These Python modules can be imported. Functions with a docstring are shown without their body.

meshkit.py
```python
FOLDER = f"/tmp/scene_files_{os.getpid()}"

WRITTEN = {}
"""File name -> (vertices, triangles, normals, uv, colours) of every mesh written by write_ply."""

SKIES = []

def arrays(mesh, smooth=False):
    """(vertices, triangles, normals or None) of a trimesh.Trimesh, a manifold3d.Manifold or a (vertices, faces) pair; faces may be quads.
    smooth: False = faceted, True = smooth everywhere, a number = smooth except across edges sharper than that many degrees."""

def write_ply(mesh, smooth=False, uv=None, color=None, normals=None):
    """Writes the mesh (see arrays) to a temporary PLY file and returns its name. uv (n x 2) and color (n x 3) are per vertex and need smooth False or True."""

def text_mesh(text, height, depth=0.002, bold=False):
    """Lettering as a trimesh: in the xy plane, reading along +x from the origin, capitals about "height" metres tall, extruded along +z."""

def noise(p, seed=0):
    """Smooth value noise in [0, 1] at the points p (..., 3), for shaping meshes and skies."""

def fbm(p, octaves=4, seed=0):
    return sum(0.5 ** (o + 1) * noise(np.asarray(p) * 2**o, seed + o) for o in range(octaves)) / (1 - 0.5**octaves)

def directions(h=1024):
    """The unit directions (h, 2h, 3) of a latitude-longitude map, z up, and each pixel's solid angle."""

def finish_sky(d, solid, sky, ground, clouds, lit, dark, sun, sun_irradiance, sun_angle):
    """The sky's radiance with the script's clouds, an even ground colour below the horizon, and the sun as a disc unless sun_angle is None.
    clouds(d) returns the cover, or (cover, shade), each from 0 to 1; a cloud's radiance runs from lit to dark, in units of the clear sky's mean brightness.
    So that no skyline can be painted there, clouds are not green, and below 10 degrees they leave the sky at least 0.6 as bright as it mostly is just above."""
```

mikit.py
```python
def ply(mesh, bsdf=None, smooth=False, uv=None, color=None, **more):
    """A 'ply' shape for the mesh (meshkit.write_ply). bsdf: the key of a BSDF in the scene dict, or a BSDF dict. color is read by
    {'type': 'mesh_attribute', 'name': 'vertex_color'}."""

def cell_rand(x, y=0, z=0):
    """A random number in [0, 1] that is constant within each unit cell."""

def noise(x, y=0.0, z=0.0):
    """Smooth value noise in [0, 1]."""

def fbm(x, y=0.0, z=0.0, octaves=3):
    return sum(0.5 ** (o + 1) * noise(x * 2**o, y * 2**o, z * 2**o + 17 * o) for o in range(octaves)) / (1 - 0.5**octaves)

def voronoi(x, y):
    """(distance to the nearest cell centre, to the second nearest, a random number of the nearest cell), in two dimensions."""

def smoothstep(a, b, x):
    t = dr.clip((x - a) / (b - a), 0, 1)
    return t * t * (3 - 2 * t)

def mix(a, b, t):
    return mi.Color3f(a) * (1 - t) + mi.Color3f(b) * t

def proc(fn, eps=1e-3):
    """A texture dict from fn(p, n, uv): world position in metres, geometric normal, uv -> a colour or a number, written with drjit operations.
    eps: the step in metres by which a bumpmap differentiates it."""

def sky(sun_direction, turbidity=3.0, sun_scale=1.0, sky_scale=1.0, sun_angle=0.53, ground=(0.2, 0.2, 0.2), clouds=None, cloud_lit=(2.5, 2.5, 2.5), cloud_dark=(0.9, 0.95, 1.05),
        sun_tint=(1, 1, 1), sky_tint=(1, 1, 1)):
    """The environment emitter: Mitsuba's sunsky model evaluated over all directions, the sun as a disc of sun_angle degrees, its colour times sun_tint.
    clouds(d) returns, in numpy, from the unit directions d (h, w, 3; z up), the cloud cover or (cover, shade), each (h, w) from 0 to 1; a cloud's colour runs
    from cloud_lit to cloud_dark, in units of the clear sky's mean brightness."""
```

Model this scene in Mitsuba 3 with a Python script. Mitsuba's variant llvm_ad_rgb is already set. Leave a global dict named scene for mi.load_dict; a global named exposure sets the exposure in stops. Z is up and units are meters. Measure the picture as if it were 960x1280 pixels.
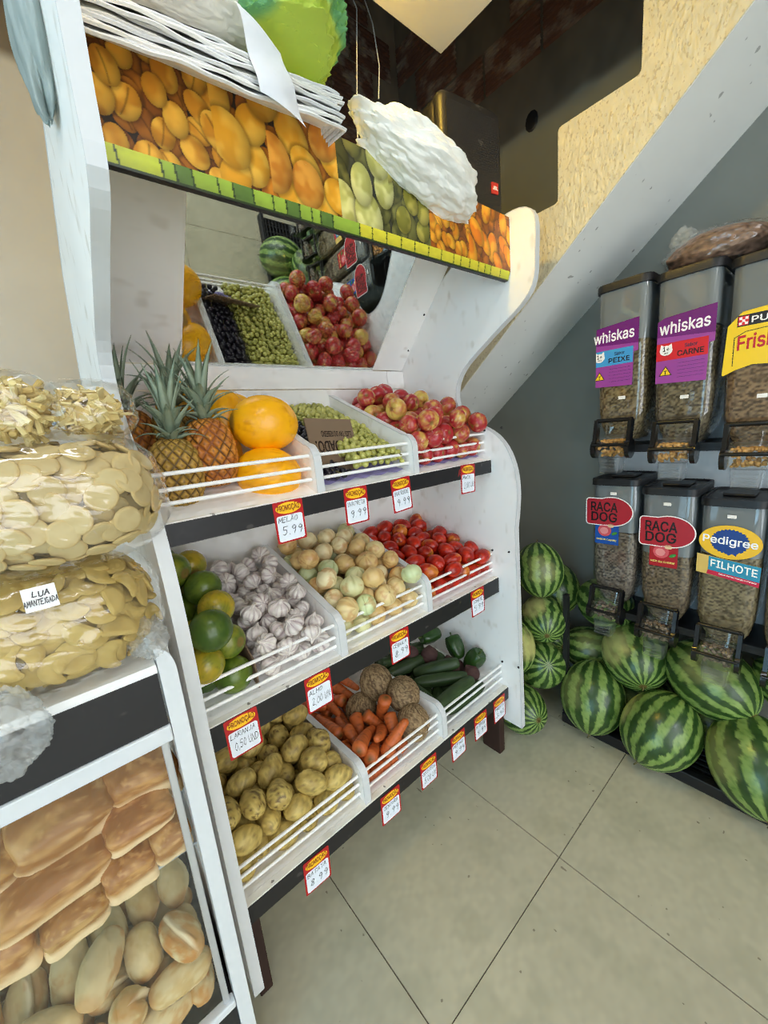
import math
import numpy as np
import trimesh
import mitsuba as mi
import mikit
import meshkit
from mikit import fbm as pfbm, noise as pnoise, smoothstep, mix, cell_rand
from meshkit import noise as nz, fbm as nfbm, text_mesh
from shapely.geometry import Polygon, LineString, Point, box as sbox
from shapely import affinity
from shapely.ops import unary_union
import manifold3d as m3
import drjit as dr
from scipy.spatial import cKDTree

T = mi.ScalarTransform4f
scene, labels = {}, {}

# ------------------------------------------------------------------ camera, light, exposure
EYE = np.array([-0.12037, -1.37617, 1.46236])
RIGHT = np.array([0.758627, -0.645105, -0.091236])
DOWN = np.array([-0.200773, -0.098255, -0.974698])
FWD = np.array([0.619818, 0.757750, -0.204058])
FOCAL = 489.114
scene['camera'] = {
    'type': 'perspective', 'fov_axis': 'x', 'fov': math.degrees(2 * math.atan(480 / FOCAL)),
    'near_clip': 0.02, 'far_clip': 60.0,
    'to_world': T().look_at(origin=EYE.tolist(), target=(EYE + FWD).tolist(), up=(-DOWN).tolist())}
exposure = 0.36
SHOP = [  # unseen ceiling lights, out of view, for shelf fronts, floor and soffit: centre x, y, half length x, half width y, radiance
    (-0.40, -1.15, 0.60, 0.09, 7.5),
    (0.30, -3.60, 0.60, 0.09, 31.0),
    (-1.50, -3.40, 0.60, 0.09, 17.0)]
SHOP_RGB = (0.95, 1.0, 1.10)
UNSEEN_DOOR_RGB = (0.48, 0.98, 1.36)      # unseen opening at the left, out of view, lights the left panel bluish
UNSEEN_DOOR = 1.9
FRONT_RGB, FRONT = (0.95, 1.0, 1.08), 2.3   # unseen bright panel behind the camera, lights shelf insides and soffit
BULB_AT, BULB_R, BULB_RGB = (0.50, -0.64, 2.56), 0.03, (440.0, 280.0, 36.0)  # unseen bulb above the view, throws yellow on stair side and bags

# ------------------------------------------------------------------ materials
def rgb(*c):
    return {'type': 'rgb', 'value': [float(x) for x in c]}
def s2l(c):
    c = np.asarray(c, float) / 255.0
    return np.where(c <= 0.04045, c / 12.92, ((c + 0.055) / 1.055) ** 2.4)
def CL(c):
    return mi.Color3f(*[float(x) for x in s2l(c)])
VC = {'type': 'mesh_attribute', 'name': 'vertex_color'}
def principled(key, color, rough=0.5, spec=0.5, two=True, **k):
    d = {'type': 'principled', 'base_color': color, 'roughness': rough, 'specular': spec, **k}
    scene[key] = {'type': 'twosided', 'bsdf': d} if two else d
def col(*c):
    return rgb(*s2l(c))
principled('mat_matte', VC, 0.75, 0.3)
principled('mat_satin', VC, 0.45, 0.4)
principled('mat_gloss', VC, 0.28, 0.5)
principled('mat_print', VC, 0.30, 0.5)
principled('mat_black', col(26, 26, 28), 0.42, 0.45)
principled('mat_black_gloss', col(16, 16, 17), 0.16, 0.5)
principled('mat_rail', col(236, 236, 233), 0.3, 0.5)
principled('mat_ceiling', col(205, 200, 188), 0.85, 0.2)
principled('mat_wood_dark', col(52, 34, 28), 0.6, 0.3)
principled('mat_edge', col(205, 207, 207), 0.35, 0.45)
principled('mat_frost', col(140, 144, 145), 0.55, 0.3)
principled('mat_cardboard', col(124, 104, 84), 0.85, 0.2)
principled('mat_lilac', col(150, 140, 190), 0.7, 0.2)
principled('mat_steel', col(200, 202, 204), 0.3, 0.5, metallic=0.6)
scene['mat_mirror'] = {'type': 'twosided', 'bsdf': {'type': 'conductor', 'material': 'none', 'specular_reflectance': rgb(0.80, 0.82, 0.79)}}
scene['mat_glass'] = {'type': 'thindielectric', 'int_ior': 1.45}
scene['mat_film'] = {'type': 'thindielectric', 'int_ior': 1.5}
scene['mat_smoky'] = {'type': 'thindielectric', 'int_ior': 1.5, 'specular_transmittance': rgb(0.80, 0.82, 0.83)}
scene['mat_clear_plastic'] = {'type': 'blendbsdf', 'weight': 0.05,
                      'a': {'type': 'thindielectric', 'int_ior': 1.5},
                      'b': {'type': 'twosided', 'bsdf': {'type': 'principled', 'base_color': col(190, 195, 195), 'roughness': 0.2, 'specular': 0.6}}}
scene['mat_milky_film'] = {'type': 'blendbsdf', 'weight': 0.20,
                      'a': {'type': 'thindielectric', 'int_ior': 1.4},
                      'b': {'type': 'twosided', 'bsdf': {'type': 'principled', 'base_color': col(225, 226, 222), 'roughness': 0.3, 'specular': 0.5}}}

def f_floor(p, n, uv):
    a = pfbm(p.x * 2.3, p.y * 2.3, 1.0, 2)
    b = pfbm(p.x * 9, p.y * 9, 3.0, 3)
    c = pnoise(p.x * 55, p.y * 70, 7.0)
    base = mix(CL((176, 171, 148)), CL((190, 185, 160)), a)
    base = mix(base, CL((160, 158, 134)), smoothstep(0.5, 0.75, b) * 0.35)
    spots = smoothstep(0.895, 0.92, pfbm(p.x * 46, p.y * 46, 11.0, 2))
    base = mix(base, CL((86, 78, 66)), spots * 0.6)
    return base * (0.95 + 0.10 * c)
scene['mat_tile'] = {'type': 'twosided', 'bsdf': {'type': 'principled', 'base_color': mikit.proc(f_floor), 'roughness': 0.32, 'specular': 0.35}}
principled('mat_grout', col(84, 72, 60), 0.9, 0.1)

def f_wall(p, n, uv):
    a = pnoise(p.x * 2.4 + p.y, p.y * 1.7, p.z * 2.4)
    b = pfbm(p.x * 14, p.y * 14, p.z * 8, 2)
    plaster = mix(CL((200, 193, 180)), CL((211, 205, 192)), a) * (0.97 + 0.06 * b)
    rough = mix(CL((112, 102, 88)), CL((140, 126, 106)), b)  # bare upper plaster, with the shade above the slab in its tone
    return mix(plaster, rough, smoothstep(2.78, 2.84, p.z + 0.10 * (a - 0.5)))
scene['mat_wall_back'] = {'type': 'twosided', 'bsdf': {'type': 'principled', 'base_color': mikit.proc(f_wall), 'roughness': 0.8, 'specular': 0.2}}
def f_wall_r(p, n, uv):
    a = pnoise(p.x * 2, p.y * 2, p.z * 2)
    b = pfbm(p.x * 18, p.y * 18, p.z * 10, 2)
    plaster = mix(CL((118, 121, 114)), CL((132, 134, 127)), a) * (0.96 + 0.08 * b)
    rough = mix(CL((84, 78, 68)), CL((112, 102, 88)), b)  # upper plaster, darkened for the slab shadow on this wall
    return mix(plaster, rough, smoothstep(2.76, 2.80, p.z + 0.06 * (pfbm(p.y * 6, p.z * 6, 2.0, 2) - 0.5)))
scene['mat_wall_right'] = {'type': 'twosided', 'bsdf': {'type': 'principled', 'base_color': mikit.proc(f_wall_r), 'roughness': 0.75, 'specular': 0.25}}
def f_stucco_c(p, n, uv):
    g = pfbm(p.y * 60, p.z * 60, p.x * 60, 3)
    pit = smoothstep(0.66, 0.76, pfbm(p.y * 190, p.z * 120, 5.0, 2))
    return mix(CL((216, 206, 176)), CL((176, 158, 124)), pit * 0.5) * (0.93 + 0.12 * g)
def f_stucco_b(p, n, uv):
    return pfbm(p.y * 150, p.z * 110, p.x * 120, 2) * 1.0
scene['mat_stucco'] = {'type': 'bumpmap', 'arbitrary': mikit.proc(f_stucco_b), 'scale': 0.006,
    'bsdf': {'type': 'twosided', 'bsdf': {'type': 'principled', 'base_color': mikit.proc(f_stucco_c), 'roughness': 0.85, 'specular': 0.15}}}
def f_soffit(p, n, uv):
    a = pfbm(p.x * 3, p.y * 3, p.z * 3, 3)
    chip = smoothstep(0.80, 0.83, pfbm(p.x * 40, p.y * 40, p.z * 40, 2))
    return mix(CL((224, 224, 220)), CL((120, 118, 112)), chip * 0.6) * (0.95 + 0.08 * a)
scene['mat_soffit'] = {'type': 'twosided', 'bsdf': {'type': 'principled', 'base_color': mikit.proc(f_soffit), 'roughness': 0.6, 'specular': 0.25}}
def f_melamine(p, n, uv):
    a = pnoise(p.x * 6, p.y * 6, p.z * 6)
    d = smoothstep(0.62, 0.9, pfbm(p.x * 20, p.y * 40, p.z * 20, 2))
    return mix(CL((236, 235, 232)), CL((188, 180, 166)), d * 0.4) * (0.96 + 0.06 * a)
scene['mat_melamine'] = {'type': 'twosided', 'bsdf': {'type': 'principled', 'base_color': mikit.proc(f_melamine), 'roughness': 0.38, 'specular': 0.4}}
def f_ledge(p, n, uv):
    d = smoothstep(0.45, 0.85, pfbm(p.x * 22, p.y * 40, p.z * 22, 2))
    s = smoothstep(0.80, 0.84, pfbm(p.x * 60, p.y * 60, 9.0, 2))
    c = mix(CL((236, 234, 226)), CL((190, 180, 156)), d * 0.4)
    return mix(c, CL((70, 58, 44)), s * 0.7)
scene['mat_ledge'] = {'type': 'twosided', 'bsdf': {'type': 'principled', 'base_color': mikit.proc(f_ledge), 'roughness': 0.45, 'specular': 0.35}}
def f_black(p, n, uv):
    d = smoothstep(0.74, 0.80, pfbm(p.x * 24, p.y * 24, p.z * 30, 3))
    return mix(CL((30, 29, 31)), CL((92, 88, 84)), d * 0.35)
scene['mat_strip'] = {'type': 'twosided', 'bsdf': {'type': 'principled', 'base_color': mikit.proc(f_black), 'roughness': 0.4, 'specular': 0.4}}
def f_brick(p, n, uv):
    b = pfbm(p.x * 16, p.y * 16, p.z * 16, 4)
    return mix(CL((96, 66, 54)), CL((134, 120, 106)), smoothstep(0.45, 0.75, b))
scene['mat_brick'] = {'type': 'twosided', 'bsdf': {'type': 'principled', 'base_color': mikit.proc(f_brick), 'roughness': 0.9, 'specular': 0.1}}
principled('mat_mortar', col(104, 96, 86), 0.95, 0.1)
principled('mat_netbag', VC, 0.4, 0.4)
scene['mat_thinbag'] = {'type': 'principledthin', 'base_color': VC, 'roughness': 0.35, 'diff_trans': 0.7, 'spec_trans': 0.0}

# ------------------------------------------------------------------ helpers
_used = set()
def new(name, parent=None):
    base = (parent + '__' if parent else '') + name
    key, i = base, 0
    while key in _used:
        i += 1
        key = f'{base}_{i:03d}'
    _used.add(key)
    return key
def lab(key, label=None, cat=None, group=None, kind=None):
    d = labels.setdefault(key, {})
    for a, b in (('label', label), ('category', cat), ('group', group), ('kind', kind)):
        if b:
            d[a] = b
    return key
def thing(name, label, cat, group=None):
    return lab(new(name), label, cat, group)
def colors_for(mesh, c):
    v = mesh.vertices if hasattr(mesh, 'vertices') else mesh[0]
    return np.tile(np.asarray(s2l(c)), (len(v), 1))
def shape(mesh, mat, smooth=False, color=None):
    if color is not None:
        if not isinstance(mesh, trimesh.Trimesh):
            mesh = trimesh.Trimesh(np.asarray(mesh[0]), np.asarray(mesh[1]), process=False)
        if np.ndim(color) == 1:
            color = colors_for(mesh, color)
        if smooth not in (True, False):
            w = mesh.copy()
            s = trimesh.graph.smooth_shade(w, angle=math.radians(smooth), facet_minarea=None)
            return mikit.ply(s, mat, smooth=True, color=np.tile(color[0], (len(s.vertices), 1)))
    return mikit.ply(mesh, mat, smooth=smooth, color=color)
def put(name, mesh, mat, parent=None, smooth=False, color=None, to=None, label=None, kind=None, cat=None, group=None):
    key = new(name, parent)
    d = mesh if isinstance(mesh, dict) else shape(mesh, mat, smooth, color)
    scene[key] = {**d, 'to_world': to} if to is not None else dict(d)
    if label or kind or cat or group:
        lab(key, label, cat, group, kind)
    return key
def box(x0, x1, y0, y1, z0, z1):
    m = trimesh.creation.box((x1 - x0, y1 - y0, z1 - z0))
    m.apply_translation(((x0 + x1) / 2, (y0 + y1) / 2, (z0 + z1) / 2))
    return m
def rbox(x0, x1, y0, y1, z0, z1, r=0.004, n=8):
    r = min(r, (x1 - x0) / 2.01, (y1 - y0) / 2.01, (z1 - z0) / 2.01)
    s = m3.Manifold.sphere(r, n)
    return m3.Manifold.batch_hull([s.translate((x, y, z)) for x in (x0 + r, x1 - r) for y in (y0 + r, y1 - r) for z in (z0 + r, z1 - r)])
def tri(mani):
    m = mani.to_mesh()
    return trimesh.Trimesh(m.vert_properties[:, :3], m.tri_verts, process=False)
def rod(a, b, r, n=10):
    return trimesh.creation.cylinder(r, segment=[a, b], sections=n)
def sweep(path, r, n=8):
    p = np.asarray(path, float)
    t = np.gradient(p, axis=0)
    t /= np.linalg.norm(t, axis=1, keepdims=True) + 1e-12
    ref = np.where(np.abs(t[:, 2:]) < 0.9, [0, 0, 1.0], [1.0, 0, 0])
    a = np.cross(t, ref); a /= np.linalg.norm(a, axis=1, keepdims=True) + 1e-12
    b = np.cross(t, a)
    ang = np.arange(n) * 2 * np.pi / n
    rr = np.broadcast_to(r, (len(p),))
    v = p[:, None] + rr[:, None, None] * (np.cos(ang)[None, :, None] * a[:, None] + np.sin(ang)[None, :, None] * b[:, None])
    f = []
    for i in range(len(p) - 1):
        for j in range(n):
            k = (j + 1) % n
            f += [[i * n + j, (i + 1) * n + k, i * n + k], [i * n + j, (i + 1) * n + j, (i + 1) * n + k]]
    c0, c1 = len(p) * n, len(p) * n + 1
    for j in range(n):
        k = (j + 1) % n
        f += [[c0, j, k], [c1, (len(p) - 1) * n + k, (len(p) - 1) * n + j]]
    m = trimesh.Trimesh(np.vstack([v.reshape(-1, 3), p[:1], p[-1:]]), f, process=False)
    if m.volume < 0:
        m.invert()
    return m
def extrude_yz(poly, x0, x1):
    """A polygon in (y, z) as a prism from x0 to x1."""
    m = trimesh.creation.extrude_polygon(poly if isinstance(poly, Polygon) else Polygon(poly), x1 - x0, engine='earcut')
    v = m.vertices.copy()
    m.vertices = np.stack([v[:, 2] + x0, v[:, 0], v[:, 1]], 1)
    return m
def surf(nu, nv, f):
    """A closed surface over theta (from 0 at the top) and phi, f(theta, phi) -> (..., 3)."""
    th = np.linspace(0, np.pi, nv + 1)[1:-1]
    ph = np.arange(nu) * 2 * np.pi / nu
    TH, PH = np.meshgrid(th, ph, indexing='ij')
    v = f(TH, PH).reshape(-1, 3)
    top = f(np.array([1e-4] * 4), np.arange(4) * np.pi / 2).mean(0, keepdims=True)
    bot = f(np.array([np.pi - 1e-4] * 4), np.arange(4) * np.pi / 2).mean(0, keepdims=True)
    n, i0 = len(th), len(v)
    i, j = np.meshgrid(np.arange(n - 1), np.arange(nu), indexing='ij')
    k = (j + 1) % nu
    a, b, c, d = i * nu + j, (i + 1) * nu + j, (i + 1) * nu + k, i * nu + k
    f1 = np.stack([a, b, c], -1).reshape(-1, 3); f2 = np.stack([a, c, d], -1).reshape(-1, 3)
    j = np.arange(nu); k = (j + 1) % nu
    ft = np.stack([np.full(nu, i0), j, k], 1)
    fb = np.stack([np.full(nu, i0 + 1), (n - 1) * nu + k, (n - 1) * nu + j], 1)
    return trimesh.Trimesh(np.vstack([v, top, bot]), np.vstack([f1, f2, ft, fb]), process=False)
def sph(th, ph):
    return np.stack([np.sin(th) * np.cos(ph), np.sin(th) * np.sin(ph), np.cos(th)], -1)
def grid(nu, nv, f):
    """An open sheet, f(u, v) -> (..., 3) for u, v in [0, 1]."""
    U, V = np.meshgrid(np.linspace(0, 1, nu), np.linspace(0, 1, nv), indexing='ij')
    v = f(U, V).reshape(-1, 3)
    i, j = np.meshgrid(np.arange(nu - 1), np.arange(nv - 1), indexing='ij')
    a, b, c, d = i * nv + j, (i + 1) * nv + j, (i + 1) * nv + j + 1, i * nv + j + 1
    return trimesh.Trimesh(v, np.vstack([np.stack([a, b, c], -1).reshape(-1, 3), np.stack([a, c, d], -1).reshape(-1, 3)]), process=False)
def lerp_c(a, b, t):
    t = np.clip(np.asarray(t, float), 0, 1)[..., None]
    return s2l(a) * (1 - t) + s2l(b) * t
def mixc(c, b, t):
    t = np.clip(np.asarray(t, float), 0, 1)[..., None]
    return c * (1 - t) + s2l(b) * t
def sm(a, b, x):
    t = np.clip((np.asarray(x, float) - a) / (b - a), 0, 1)
    return t * t * (3 - 2 * t)
def frame(axis, spin=0.0):
    """A rotation whose z axis is axis."""
    z = np.asarray(axis, float); z = z / np.linalg.norm(z)
    x = np.cross([0, 0, 1.0] if abs(z[2]) < 0.95 else [1.0, 0, 0], z); x /= np.linalg.norm(x)
    y = np.cross(z, x)
    c, s = math.cos(spin), math.sin(spin)
    return np.stack([c * x + s * y, -s * x + c * y, z], 1)
def TM(R, t, s=1.0):
    m = np.eye(4); m[:3, :3] = np.asarray(R) * s; m[:3, 3] = t
    return T(m)
def random_axis(rng):
    v = rng.normal(size=3); return v / np.linalg.norm(v)
def flat(poly, depth=0.0006):
    gs = [g for g in getattr(poly, 'geoms', [poly]) if g.geom_type == 'Polygon' and g.area > 0]
    return trimesh.util.concatenate([trimesh.creation.extrude_polygon(g, depth, engine='earcut') for g in gs])
def ellipse(cx, cy, rx, ry, n=40):
    return affinity.translate(affinity.scale(Point(0, 0).buffer(1, n // 4), rx, ry), cx, cy)
def rrect(x0, x1, y0, y1, r):
    return sbox(x0 + r, y0 + r, x1 - r, y1 - r).buffer(r, 5)
FACE_Y = np.array([[1, 0, 0], [0, 0, -1], [0, 1, 0]], float)      # flat things that face -y: s = +x, t = +z
FACE_X = np.array([[0, 0, -1], [-1, 0, 0], [0, 1, 0]], float)     # flat things that face -x: s = -y, t = +z

# handwriting: strokes on a 4 x 6 grid
GLYPH = {
 'A': ['0,0 2,6 4,0', '1,2.4 3.2,2.4'], 'B': ['0,0 0,6 3,5.6 3,3.6 0,3.2 3.6,2.6 3.4,.3 0,0'], 'C': ['4,5.2 2,6 .3,4 .3,2 2,0 4,.8'],
 'D': ['0,0 0,6 3,5 3.8,3 3,1 0,0'], 'E': ['3.8,6 0,6 0,0 3.8,0', '0,3.2 3,3.2'], 'G': ['4,5.2 2,6 .3,4 .3,2 2,0 3.8,1 3.8,2.8 2.2,2.8'],
 'H': ['0,0 0,6', '4,0 4,6', '0,3 4,3'], 'I': ['1,0 1,6'], 'J': ['3.5,6 3.5,1.2 2,0 .3,1'], 'L': ['.5,6 0,0 3.5,.2'],
 'M': ['0,0 .5,6 2.2,2 4,6 4.4,0'], 'N': ['0,0 .3,6 3.5,0 4,6'], 'O': ['2,6 .2,4 .4,1 2,0 3.8,1.4 3.7,4.4 2,6'], 'P': ['0,0 .2,6 3.4,5.5 3.2,3.4 .2,2.8'],
 'R': ['0,0 .2,6 3.4,5.5 3.2,3.5 .2,3 3.8,0'], 'S': ['3.8,5.4 2,6 .4,4.6 3.4,2.4 2.4,.2 .2,.6'], 'T': ['0,6 4.2,6', '2.1,6 2,0'],
 'U': ['0,6 .3,1 2,0 3.6,1 4,6'], 'V': ['0,6 2,0 4,6'], '~': ['.4,7 1.4,7.7 2.6,7 3.6,7.6'],
 '0': ['2,6 .3,4 .4,1 2,0 3.6,1.4 3.6,4.4 2,6'], '1': ['.8,4.8 2.2,6 2,0'], '2': ['.2,5 2,6 3.6,4.6 .2,0 4,.2'], '3': ['.2,5.6 3,6 2,3.4 3.6,2 2.4,.1 .2,.6'],
 '5': ['3.8,6 .6,6 .4,3.6 3,3.6 3.6,1.6 2,0 .2,.5'], '7': ['0,6 3.8,6 1.4,0'], '8': ['2,3.2 .6,4.6 2,6 3.4,4.6 2,3.2 .3,1.4 2,0 3.7,1.4 2,3.2'],
 '9': ['3.5,4.4 2,3 .4,4.4 2,6 3.6,4.8 3.2,2 2.4,0'], '.': ['.6,.1 .9,.3'], ',': ['.9,.5 .4,-.9'], ' ': []}
def writing(text, h, w=0.0012, slant=0.15, x0=0.0, y0=0.0, seed=0):
    rng, x, lines = np.random.default_rng(seed), 0.0, []
    for ch in text:
        til = ch == 'Ã'
        g = GLYPH['A' if til else ch] + (GLYPH['~'] if til else [])
        dy = rng.normal(0, .25)
        for s in g:
            pts = [tuple(map(float, q.split(','))) for q in s.split()]
            lines.append(LineString([((x + a + slant * b) * h / 6, (b + dy) * h / 6) for a, b in pts]))
        x += 2.2 if ch in '.,I ' else 5.3
    u = unary_union([l.buffer(w / 2, 3) for l in lines])
    return affinity.translate(u, x0, y0), x * h / 6

class Spread:
    """Accepts points that keep a distance from all those accepted before."""
    def __init__(self, d):
        self.d, self.cells = d, {}
    def add(self, p):
        c = tuple(int(math.floor(x / self.d)) for x in p)
        for i in (-1, 0, 1):
            for j in (-1, 0, 1):
                for k in (-1, 0, 1):
                    for q in self.cells.get((c[0] + i, c[1] + j, c[2] + k), ()):
                        if (q[0] - p[0]) ** 2 + (q[1] - p[1]) ** 2 + (q[2] - p[2]) ** 2 < self.d ** 2:
                            return False
        self.cells.setdefault(c, []).append(tuple(p))
        return True

# ------------------------------------------------------------------ the heaps: spheres (chained into longer items) that settle under gravity
def settle(n, radius, length, size, seed, tilt=0.10, iters=420, rows=None, fixed=None, spread=None, top=None):
    """n items in the box u 0..size[0], v 0..size[1], w >= 0. Returns centres, axes, radii, lengths."""
    rng = np.random.default_rng(seed)
    r = rng.uniform(*radius, n)
    L = rng.uniform(*length, n) if length else 2 * r
    k = 1 if not length else max(2, int(math.ceil(np.max(L / (1.5 * r)))))
    off = np.linspace(-1, 1, k)[None] * (L / 2 - r)[:, None] if k > 1 else np.zeros((n, 1))
    cols = max(1, int(size[0] / (2.2 * r.mean())))
    c = np.zeros((n, 3))
    per = max(1, int((size[0] * size[1]) / ((2.1 * r.mean()) * max(L.mean(), 2.1 * r.mean()))))
    for i in range(n):
        c[i] = rng.uniform([r[i], r[i], 0], [size[0] - r[i], size[1] - r[i], 0.02])
        c[i, 2] += r[i] + 0.01 + (i // per) * 2.1 * r.mean()
    ax = np.array([random_axis(rng) for _ in range(n)])
    ax[:, 2] *= 0.35
    if spread is not None:
        ax = ax * spread
    ax /= np.linalg.norm(ax, axis=1, keepdims=True)
    P = (c[:, None] + off[:, :, None] * ax[:, None]).reshape(-1, 3)
    item = np.repeat(np.arange(n), k)
    R = np.repeat(r, k)
    if fixed is not None:
        FP, FR = fixed
    rmax2 = 2 * float(R.max())
    g = np.array([0, -tilt, -1.0]); g /= np.linalg.norm(g)
    for it in range(iters):
        step = 0.0022 if it < iters * 0.7 else 0.0008
        P = P + g * step
        for _ in range(2):
            pr = cKDTree(P).query_pairs(rmax2, output_type='ndarray')
            pr = pr[item[pr[:, 0]] != item[pr[:, 1]]]
            D = P[pr[:, 0]] - P[pr[:, 1]]
            d = np.sqrt((D * D).sum(1)) + 1e-9
            pen = R[pr[:, 0]] + R[pr[:, 1]] - d
            hit = pen > 0
            pr, D, d, pen = pr[hit], D[hit], d[hit], pen[hit]
            M = D * (pen * 0.42 / d)[:, None]
            cnt = np.bincount(pr.ravel(), minlength=len(P))
            mv = np.stack([np.bincount(pr[:, 0], M[:, q], len(P)) - np.bincount(pr[:, 1], M[:, q], len(P)) for q in range(3)], 1)
            P = P + mv / np.maximum(cnt, 1)[:, None] ** 0.5
            if fixed is not None:
                D = P[:, None] - FP[None]; d = np.linalg.norm(D, axis=2) + 1e-9
                pen = np.maximum(R[:, None] + FR[None] - d, 0)
                P = P + (D / d[..., None] * pen[..., None]).sum(1)
            P[:, 0] = np.clip(P[:, 0], R, size[0] - R)
            P[:, 1] = np.clip(P[:, 1], R, size[1] - R)
            P[:, 2] = np.maximum(P[:, 2], R)
            if k > 1:
                Q = P.reshape(n, k, 3)
                c = Q.mean(1)
                ax2 = (off[:, :, None] * (Q - c[:, None])).sum(1)
                ax2 /= np.linalg.norm(ax2, axis=1, keepdims=True) + 1e-9
                P = (c[:, None] + off[:, :, None] * ax2[:, None]).reshape(-1, 3)
    Q = P.reshape(n, k, 3)
    c = Q.mean(1)
    if k > 1:
        ax = (off[:, :, None] * (Q - c[:, None])).sum(1)
        ax /= np.linalg.norm(ax, axis=1, keepdims=True) + 1e-9
    return c, ax, r, L
def to_bin(c, ax, origin, deg):
    a = math.radians(deg)
    M = np.array([[1, 0, 0], [0, math.cos(a), -math.sin(a)], [0, math.sin(a), math.cos(a)]])
    return c @ M.T + np.asarray(origin), ax @ M.T, M

# ------------------------------------------------------------------ the room
XW, YB, XL, YF, ZC = 1.88, 0.57, -2.30, -4.20, 2.65
lab(put('floor', box(XL, XW, YF, YB, -0.06, -0.004), 'mat_grout'), kind='structure')
gx = [x for x in 0.3152 + 0.6 * np.arange(-6, 5)]
gy = [y for y in -0.8703 + 0.6 * np.arange(-8, 5)]
for i in range(len(gx) - 1):
    for j in range(len(gy) - 1):
        x0, x1 = max(gx[i], XL) + 0.0016, min(gx[i + 1], XW) - 0.0016
        y0, y1 = max(gy[j], YF) + 0.0016, min(gy[j + 1], YB) - 0.0016
        if x1 - x0 > 0.02 and y1 - y0 > 0.02:
            put('tile', box(x0, x1, y0, y1, -0.0045, 0.0), 'mat_tile', 'floor')
lab(put('wall_back', box(XL, XW + 0.15, YB, YB + 0.15, 0, 4.6), 'mat_wall_back'), kind='structure')
lab(put('wall_right', box(XW, XW + 0.15, YF, YB, 0, 4.6), 'mat_wall_right'), kind='structure')
UNSEEN_DOOR_Y = (-2.6, -0.9)
wl = trimesh.util.concatenate([box(XL - 0.15, XL, YF, UNSEEN_DOOR_Y[0], 0, 4.6), box(XL - 0.15, XL, UNSEEN_DOOR_Y[1], YB + 0.15, 0, 4.6), box(XL - 0.15, XL, *UNSEEN_DOOR_Y, 2.15, 4.6)])
lab(put('wall_left', wl, 'mat_wall_back'), kind='structure')
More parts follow.
